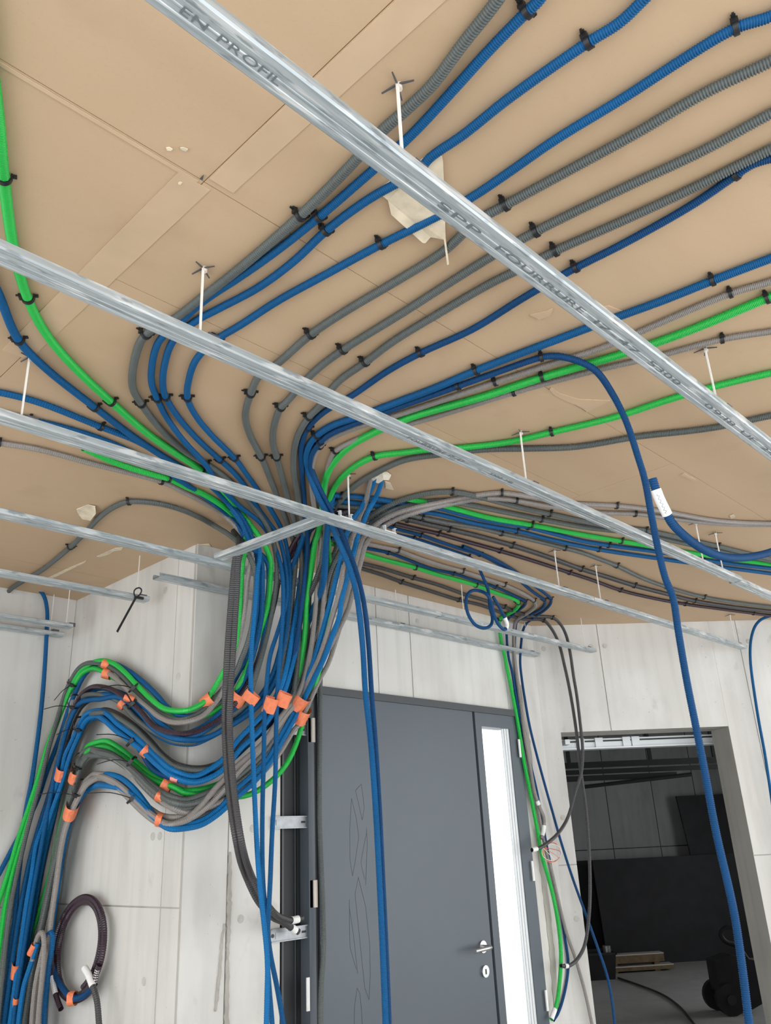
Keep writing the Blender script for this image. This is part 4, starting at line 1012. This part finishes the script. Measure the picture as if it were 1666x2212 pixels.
TAPES = [
 (231.7, 1435.5, (1, .25), 16, 9, 'orange_tape', 'upper orange tape on the crest of the topmost wall loop'),
 (232, 1456, (1, .25), 17, 10, 'orange_tape', 'lower orange tape on the crest of the topmost wall loop'),
 (265, 1521, (.8, .6), 14, 11, 'orange_tape', 'orange tape on the grey strands of the second wall loop'),
 (282, 1510, (1, .35), 22, 7, 'orange_tape', 'orange tape on the dark strands of the second wall loop'),
 (316, 1623, (.75, .65), 16, 13, 'orange_tape', 'orange tape round the blue strands of the third wall loop'),
 (135, 1664, (-.25, 1), 25, 13, 'orange_tape', 'orange tape on the blue strands descending below the third loop'),
 (164, 1670, (-.35, 1), 22, 11, 'orange_tape', 'orange tape on the grey strands left of the fourth loop'),
 (155, 1745, (-.3, 1), 26, 13, 'orange_tape', 'orange tape on the strands descending from the lowest loop'),
 (360, 1697, (1, .5), 22, 14, 'orange_tape', 'orange tape round the green strands of the fourth wall loop'),
 (347, 1722, (1, .5), 16, 11, 'orange_tape', 'orange tape just below the green strands of the fourth loop'),
 (379, 1684, (1, .3), 16, 4, 'pink_tape', 'pale pink tape scrap on the blue strands above the fourth loop'),
 (349, 1772, (1, .2), 13, 14, 'orange_tape', 'narrow orange tape at the bottom of the lowest wall loop'),
 (450, 1514, (-.75, .6), 25, 13, 'orange_tape', 'leftmost orange tape of the row below the bundle, on the green conduit'),
 (514, 1509, (-.5, .85), 27, 15, 'orange_tape', 'second orange tape of the row, just right of the dark grey pair'),
 (542, 1506, (-.6, .8), 22, 16, 'orange_tape', 'third orange tape of the row, behind the left thin blue conduit'),
 (584, 1523, (-.3, .95), 33, 13, 'orange_tape', 'fourth orange tape of the row, left of the third thin blue conduit'),
 (612, 1511, (-.4, .9), 30, 14, 'orange_tape', 'fifth orange tape of the row, right of the third thin blue conduit'),
 (646, 1514, (-.6, .8), 31, 18, 'orange_tape', 'large bright orange tape beside the door head'),
 (653, 1545, (-.45, .9), 29, 13, 'orange_tape', 'orange tape under the large one beside the door hinge'),
 (38, 1793, (-.3, 1), 25, 7, 'pink_tape', 'pink tape at the far left edge beside the blue wall conduit'),
 (34, 2090, (-.15, 1), 30, 8, 'orange_tape', 'red orange tape on grey strands at the lower left'),
 (35, 2160, (-.2, 1), 34, 7, 'orange_tape', 'lowest orange tape, on the green strand at the lower left corner'),
 (71, 2050, (-.5, 1), 24, 6, 'orange_tape', 'small orange tape on the teal strand near the black coil'),
 (157, 2157, (1, -.1), 14, 14, 'orange_tape', 'orange tape at the bottom of the black coil'),
]
for x, y, ax, ln, hw, mt, lab in TAPES:
    cl = cluster(x, y, hw, ax)
    if cl is None: print('no strands for', lab); continue
    c, e, wn, v, a, b, zm = cl
    o = band_mesh(c, e, wn, v, a + .003, b + .002, ln * zm / FPX, crumple=.05).build('tape_band', mt)
    tag(o, lab, 'tape', 'tape bands on the conduit loops')
TIES = [
 (157, 1475, (-.5, 1), 9, (117, 1513), 'cable tie on the rising side of the topmost loop'),
 (163, 1515, (-.5, 1), 12, (95, 1532), 'cable tie left of the second loop, its tail crossing the green conduit'),
 (174, 1563, (-.4, 1), 11, (122, 1587), 'cable tie left of the third loop with a tail pointing left'),
 (289, 1487, (.7, .7), 12, (218, 1486), 'cable tie on the falling side of the topmost loop'),
 (287, 1521, (.7, .7), 11, (262, 1492), 'cable tie around the dark strands next to orange tape in the second loop'),
 (284, 1601, (.7, .7), 12, (208, 1587), 'cable tie on the falling side of the third loop with a long tail'),
 (284, 1647, (.8, .6), 13, (209, 1651), 'cable tie on the falling side of the fourth loop with a level tail'),
 (174, 1643, (-.5, 1), 11, (147, 1674), 'cable tie left of the fourth loop above the orange tape'),
 (285, 1724, (.75, .7), 12, (187, 1714), 'cable tie on the falling side of the lowest loop with the longest tail'),
 (172, 1701, (-.5, 1), 10, (80, 1717), 'cable tie left of the lowest loop, its tail crossing many strands'),
]
for x, y, ax, hw, te, lab in TIES:
    cl = cluster(x, y, hw, ax)
    if cl is None: print('no strands for', lab); continue
    c, e, wn, v, a, b, zm = cl
    t = thing('cable_tie', 'black ' + lab, 'cable tie', tuple(c), 'cable ties on the conduit loops')
    band_mesh(c, e, wn, v, a + .007, b + .006, .0085).build('band', 'black_plastic', t)
    h = c - v * (b + .008) - wn * 0
    MB().box((-.009, -.007, -.006), (.009, .007, .006), (h, wn, e, v)).build('head', 'black_plastic', t)
    p1 = CAM + ray(*te) * (float((h - CAM) @ FWD) * .985)
    mid = (h + p1) / 2 + np.array([0, 0, .012])
    Q = smooth_path([h, mid, p1], .02)
    T_, U_, W_ = frames(Q); mb = MB(); n = len(Q)
    V = [q + s1 * u * .0027 + s2 * w * .0010 for q, u, w in zip(Q, U_, W_) for s1, s2 in ((-1, -1), (1, -1), (1, 1), (-1, 1))]
    F = [(4 * i + j, 4 * i + (j + 1) % 4, 4 * i + 4 + (j + 1) % 4, 4 * i + 4 + j) for i in range(n - 1) for j in range(4)] + [(0, 1, 2, 3), (4 * n - 4, 4 * n - 3, 4 * n - 2, 4 * n - 1)]
    mb.add(V, F).build('tail', 'black_plastic', t)

# cable tie hanging loose at the end of the left rail
yt = 3.062
t = thing('cable_tie', 'loose black cable tie looped round the hanger at the left rail end', 'cable tie', tuple(onY(297, 1290, yt)))
lp = [onY(x, y, yt - d) for x, y, d in ((294, 1291, 0), (290, 1284, .004), (290, 1276, .01), (295, 1271, .014), (302, 1270, .014), (306, 1275, .01), (303, 1283, .004), (295, 1291, 0))]
Q = smooth_path(lp, .006); V, F = tube_arrays(Q, .0032, 8)
grid_mesh('loop', V, F, 'black_plastic', t, origin=parent_origin(t))
MB().box((-.012, -.004, -.006), (.030, .006, .004), (onY(296, 1290, yt), EX, EY, EZ)).build('head', 'black_plastic', t)
a_, b_ = onY(294, 1290, yt - .004), onY(253, 1365, yt - .05)
d = (b_ - a_) / np.linalg.norm(b_ - a_); w = np.cross(d, EY); w /= np.linalg.norm(w); u = np.cross(d, w)
MB().box((0, -.0045, -.001), (float(np.linalg.norm(b_ - a_)), .0045, .001), (a_, d, w, u)).build('tail', 'black_plastic', t)

# loose coloured wires at the corner
t = thing('loose_wires', 'small loose ring of thin red and white wires beside the green wall conduit', 'wires', tuple(onR(1190, 1840, .1)))
for k, (mt, rx_, ry_, ph) in enumerate((('red_wire', 20, 20, 0), ('orange_wire', 18, 22, .6), ('white_wire', 21, 18, 1.3))):
    ring = [onR(1192 + rx_ * math.cos(q + ph), 1841 + ry_ * math.sin(q + ph), .09 + .006 * k) for q in np.linspace(0, 5.6, 16)]
    ring = [onR(1172, 1830, .10)] + ring
    Q = smooth_path(ring, .008); V, F = tube_arrays(Q, .0016, 6)
    grid_mesh('wire', V, F, mt, t, origin=parent_origin(t))

# handwriting on the white label of the blue hook
Q = PATHS['HK']; st = PITCH_OF['blue_dark'] * 1.3 / 4
i1 = len(Q) - 1 - int(.040 / st); i0 = len(Q) - 1 - int(.092 / st)
hk = bpy.data.objects[[o.name for o in bpy.data.objects if o.get('label', '').startswith('short blue conduit hook')][0]]
S = Q[i0:i1:2]; T_, _, _ = frames(S)
pts = []
for i, (q, tt) in enumerate(zip(S, T_)):
    v = CAM - q; v -= (v @ tt) * tt; v /= np.linalg.norm(v); n = np.cross(v, tt)
    pts.append(q + v * .0134 + n * .0035 * math.sin(i * 1.9) * (1 if i % 5 else .2))
V, F = tube_arrays(np.array(pts), .0005, 5)
grid_mesh('handwriting', V, F, 'ink', hk, origin=parent_origin(hk))

# ================================================================== GARAGE CONTENTS
GF = lambda s, n, z=0: RW0 + RWD * s + RWN * n + EZ * z
def gbox(name, s0, s1, n0, n1, z0, z1, mat, parent=None, lean=0.0):
    mb = MB(); base = GF(0, 0)
    V = []
    for z in (z0, z1):
        for (a, b) in ((s0, n0), (s1, n0), (s1, n1), (s0, n1)): V.append(GF(a, b + lean * (z - z0), z))
    mb.add(V, [(0, 3, 2, 1), (4, 5, 6, 7), (0, 1, 5, 4), (1, 2, 6, 5), (2, 3, 7, 6), (3, 0, 4, 7)])
    return mb.build(name, mat, parent)
tag(gbox('black_board', 2.12, 4.05, 6.10, 6.14, 0.0, 1.185, 'black_board', lean=.10), 'wide black board leaning at the back of the garage', 'board', 'black boards in the garage')
tag(gbox('black_board', 1.93, 2.60, 6.34, 6.37, 0.0, 1.18, 'black_board', lean=.08), 'black board showing at the left edge behind the wide one in the garage', 'board', 'black boards in the garage')
tb = MB()
tb.add([GF(3.58, 6.32, 0), GF(4.75, 6.32, 0), GF(4.75, 6.44, 1.92), GF(3.46, 6.44, 1.92), GF(3.58, 6.35, 0), GF(4.75, 6.35, 0), GF(4.75, 6.47, 1.92), GF(3.46, 6.47, 1.92)],
       [(0, 1, 2, 3), (7, 6, 5, 4), (0, 4, 5, 1), (1, 5, 6, 2), (2, 6, 7, 3), (3, 7, 4, 0)])
tag(tb.build('black_board', 'black_board'), 'tall dark board standing above the wide one at the right of the garage', 'board', 'black boards in the garage')
# overhead garage door track
t = thing('garage_door_track', 'dark horizontal door tracks hanging below the garage ceiling', 'track', tuple(GF(2.4, 5.0, 2.05)))
for z0, z1, s1, n in ((2.235, 2.30, 3.62, 5.0), (2.165, 2.215, 3.62, 5.03), (2.085, 2.145, 2.9, 4.98)):
    gbox('track_rail', 1.3, s1, n, n + .05, z0, z1, 'dark_steel', t)
p, q = GF(1.75, 4.95, 2.02), GF(3.0, 4.8, 2.10)
MB().cyl(p, q, .022, 8).build('strut', 'dark_steel', t)
for s_ in (1.6, 2.6, 3.4): gbox('track_hanger', s_, s_ + .04, 5.01, 5.04, 2.30, 2.80, 'dark_steel', t)
# white header rail just behind the opening
t = thing('header_rail', 'white metal rail with brackets just inside the opening head', 'rail', tuple(GF(.6, .35, 2.03)))
gbox('channel', .10, 1.40, .34, .40, 2.030, 2.088, 'white_metal', t)
gbox('lower_lip', .10, 1.40, .31, .40, 2.024, 2.032, 'white_metal', t)
gbox('dark_groove', .12, 1.38, .338, .342, 2.068, 2.078, 'dark_steel', t)
for s_ in (.30, .42, .60, .66):
    gbox('bracket', s_, s_ + .05, .325, .342, 2.028, 2.092, 'white_metal', t)
cv = [GF(.20, .335, 2.020), GF(.15, .335, 2.012), GF(.09, .335, 1.995), GF(.03, .335, 1.970)]
Qc = smooth_path(cv, .01); Vc, Fc = tube_arrays(Qc, .010, 8); grid_mesh('curved_end', Vc, Fc, 'white_metal', t, origin=parent_origin(t))
for s_ in (.2, 1.2): gbox('rail_support', s_, s_ + .03, .24, .34, 2.05, 2.08, 'white_metal', t)
# bucket with cap, planks, machine, floor cable
t = thing('black_crate', 'black open crate with a silver cap on the garage floor', 'crate', tuple(GF(1.75, 5.35)))
cr = MB()
cr.add([GF(1.55, 5.2, 0), GF(1.90, 5.2, 0), GF(1.90, 5.5, 0), GF(1.55, 5.5, 0), GF(1.52, 5.17, .26), GF(1.93, 5.17, .26), GF(1.93, 5.53, .26), GF(1.52, 5.53, .26)],
       [(0, 3, 2, 1), (0, 1, 5, 4), (1, 2, 6, 5), (2, 3, 7, 6), (3, 0, 4, 7)])
cr.build('crate_body', 'black_board', t)
for a_, b_, c_, d_ in ((1.51, 1.94, 5.16, 5.18), (1.51, 1.94, 5.52, 5.54), (1.51, 1.53, 5.16, 5.54), (1.92, 1.94, 5.16, 5.54)): gbox('rim', a_, b_, c_, d_, .245, .268, 'dark_steel', t)
MB().cyl(GF(1.86, 5.25, .25), GF(1.86, 5.25, .33), .045, 14).build('silver_cap', 'brushed_steel', t)
for k, (s0, s1, z0, z1, lab) in enumerate(((1.95, 2.62, .10, .19, 'upper light plank beside the black crate in the garage'), (1.95, 2.72, .02, .07, 'lower light plank lying on the garage floor'))):
    t = thing('plank', lab, 'plank', tuple(GF((s0 + s1) / 2, 5.6, z0)), 'planks in the garage')
    gbox('plank_body', s0, s1, 5.55, 5.68, z0, z1 - .012, 'wood_strip', t); gbox('plank_face', s0, s1, 5.545, 5.69, z1 - .012, z1, 'pale_plastic', t)
    if k == 0:
        for s_ in (2.0, 2.5): gbox('plank_block', s_, s_ + .06, 5.57, 5.66, .07, .10, 'wood_strip', t)
    else:
        for s_ in (2.0, 2.5): gbox('plank_block', s_, s_ + .06, 5.57, 5.66, .0, .02, 'wood_strip', t)
t = thing('wheeled_machine', 'black wheeled machine with a curved handle at the opening edge', 'machine', tuple(GF(2.25, 3.1)))
for dn in (0, .26):
    MB().cyl(GF(2.20, 3.0 + dn, .125), GF(2.20, 3.05 + dn, .125), .125, 24).build('wheel', 'black_board', t)
    MB().cyl(GF(2.20, 2.985 + dn, .125), GF(2.20, 3.065 + dn, .125), .04, 14).build('hub', 'dark_steel', t)
bd = MB(); prof = [(2.14, .18), (2.14, .42), (2.30, .46), (2.52, .40), (2.58, .10), (2.40, .03), (2.30, .12)]
bd.prism(prof, 3.06, 3.25, (RW0, RWD, EZ, RWN)); bd.build('machine_body', 'black_board', t)
hd = [GF(2.48, 3.14, .40), GF(2.40, 3.14, .52), GF(2.30, 3.14, .56), GF(2.27, 3.14, .62), GF(2.33, 3.14, .67), GF(2.45, 3.14, .66)]
Qh = smooth_path(hd, .02); Vh, Fh = tube_arrays(Qh, .022, 10); grid_mesh('handle', Vh, Fh, 'black_board', t, origin=parent_origin(t))
fc = [GF(1.93, 5.2, .012), GF(1.98, 4.7, .012), GF(2.0, 4.1, .012), GF(1.92, 3.5, .012), GF(1.80, 3.0, .012), GF(1.7, 2.6, .012)]
o = tube('floor_cable', fc, .010, 'dark_grey', sides=8, step=.05); tag(o, 'dark cable curving across the garage floor from the black crate', 'cable')
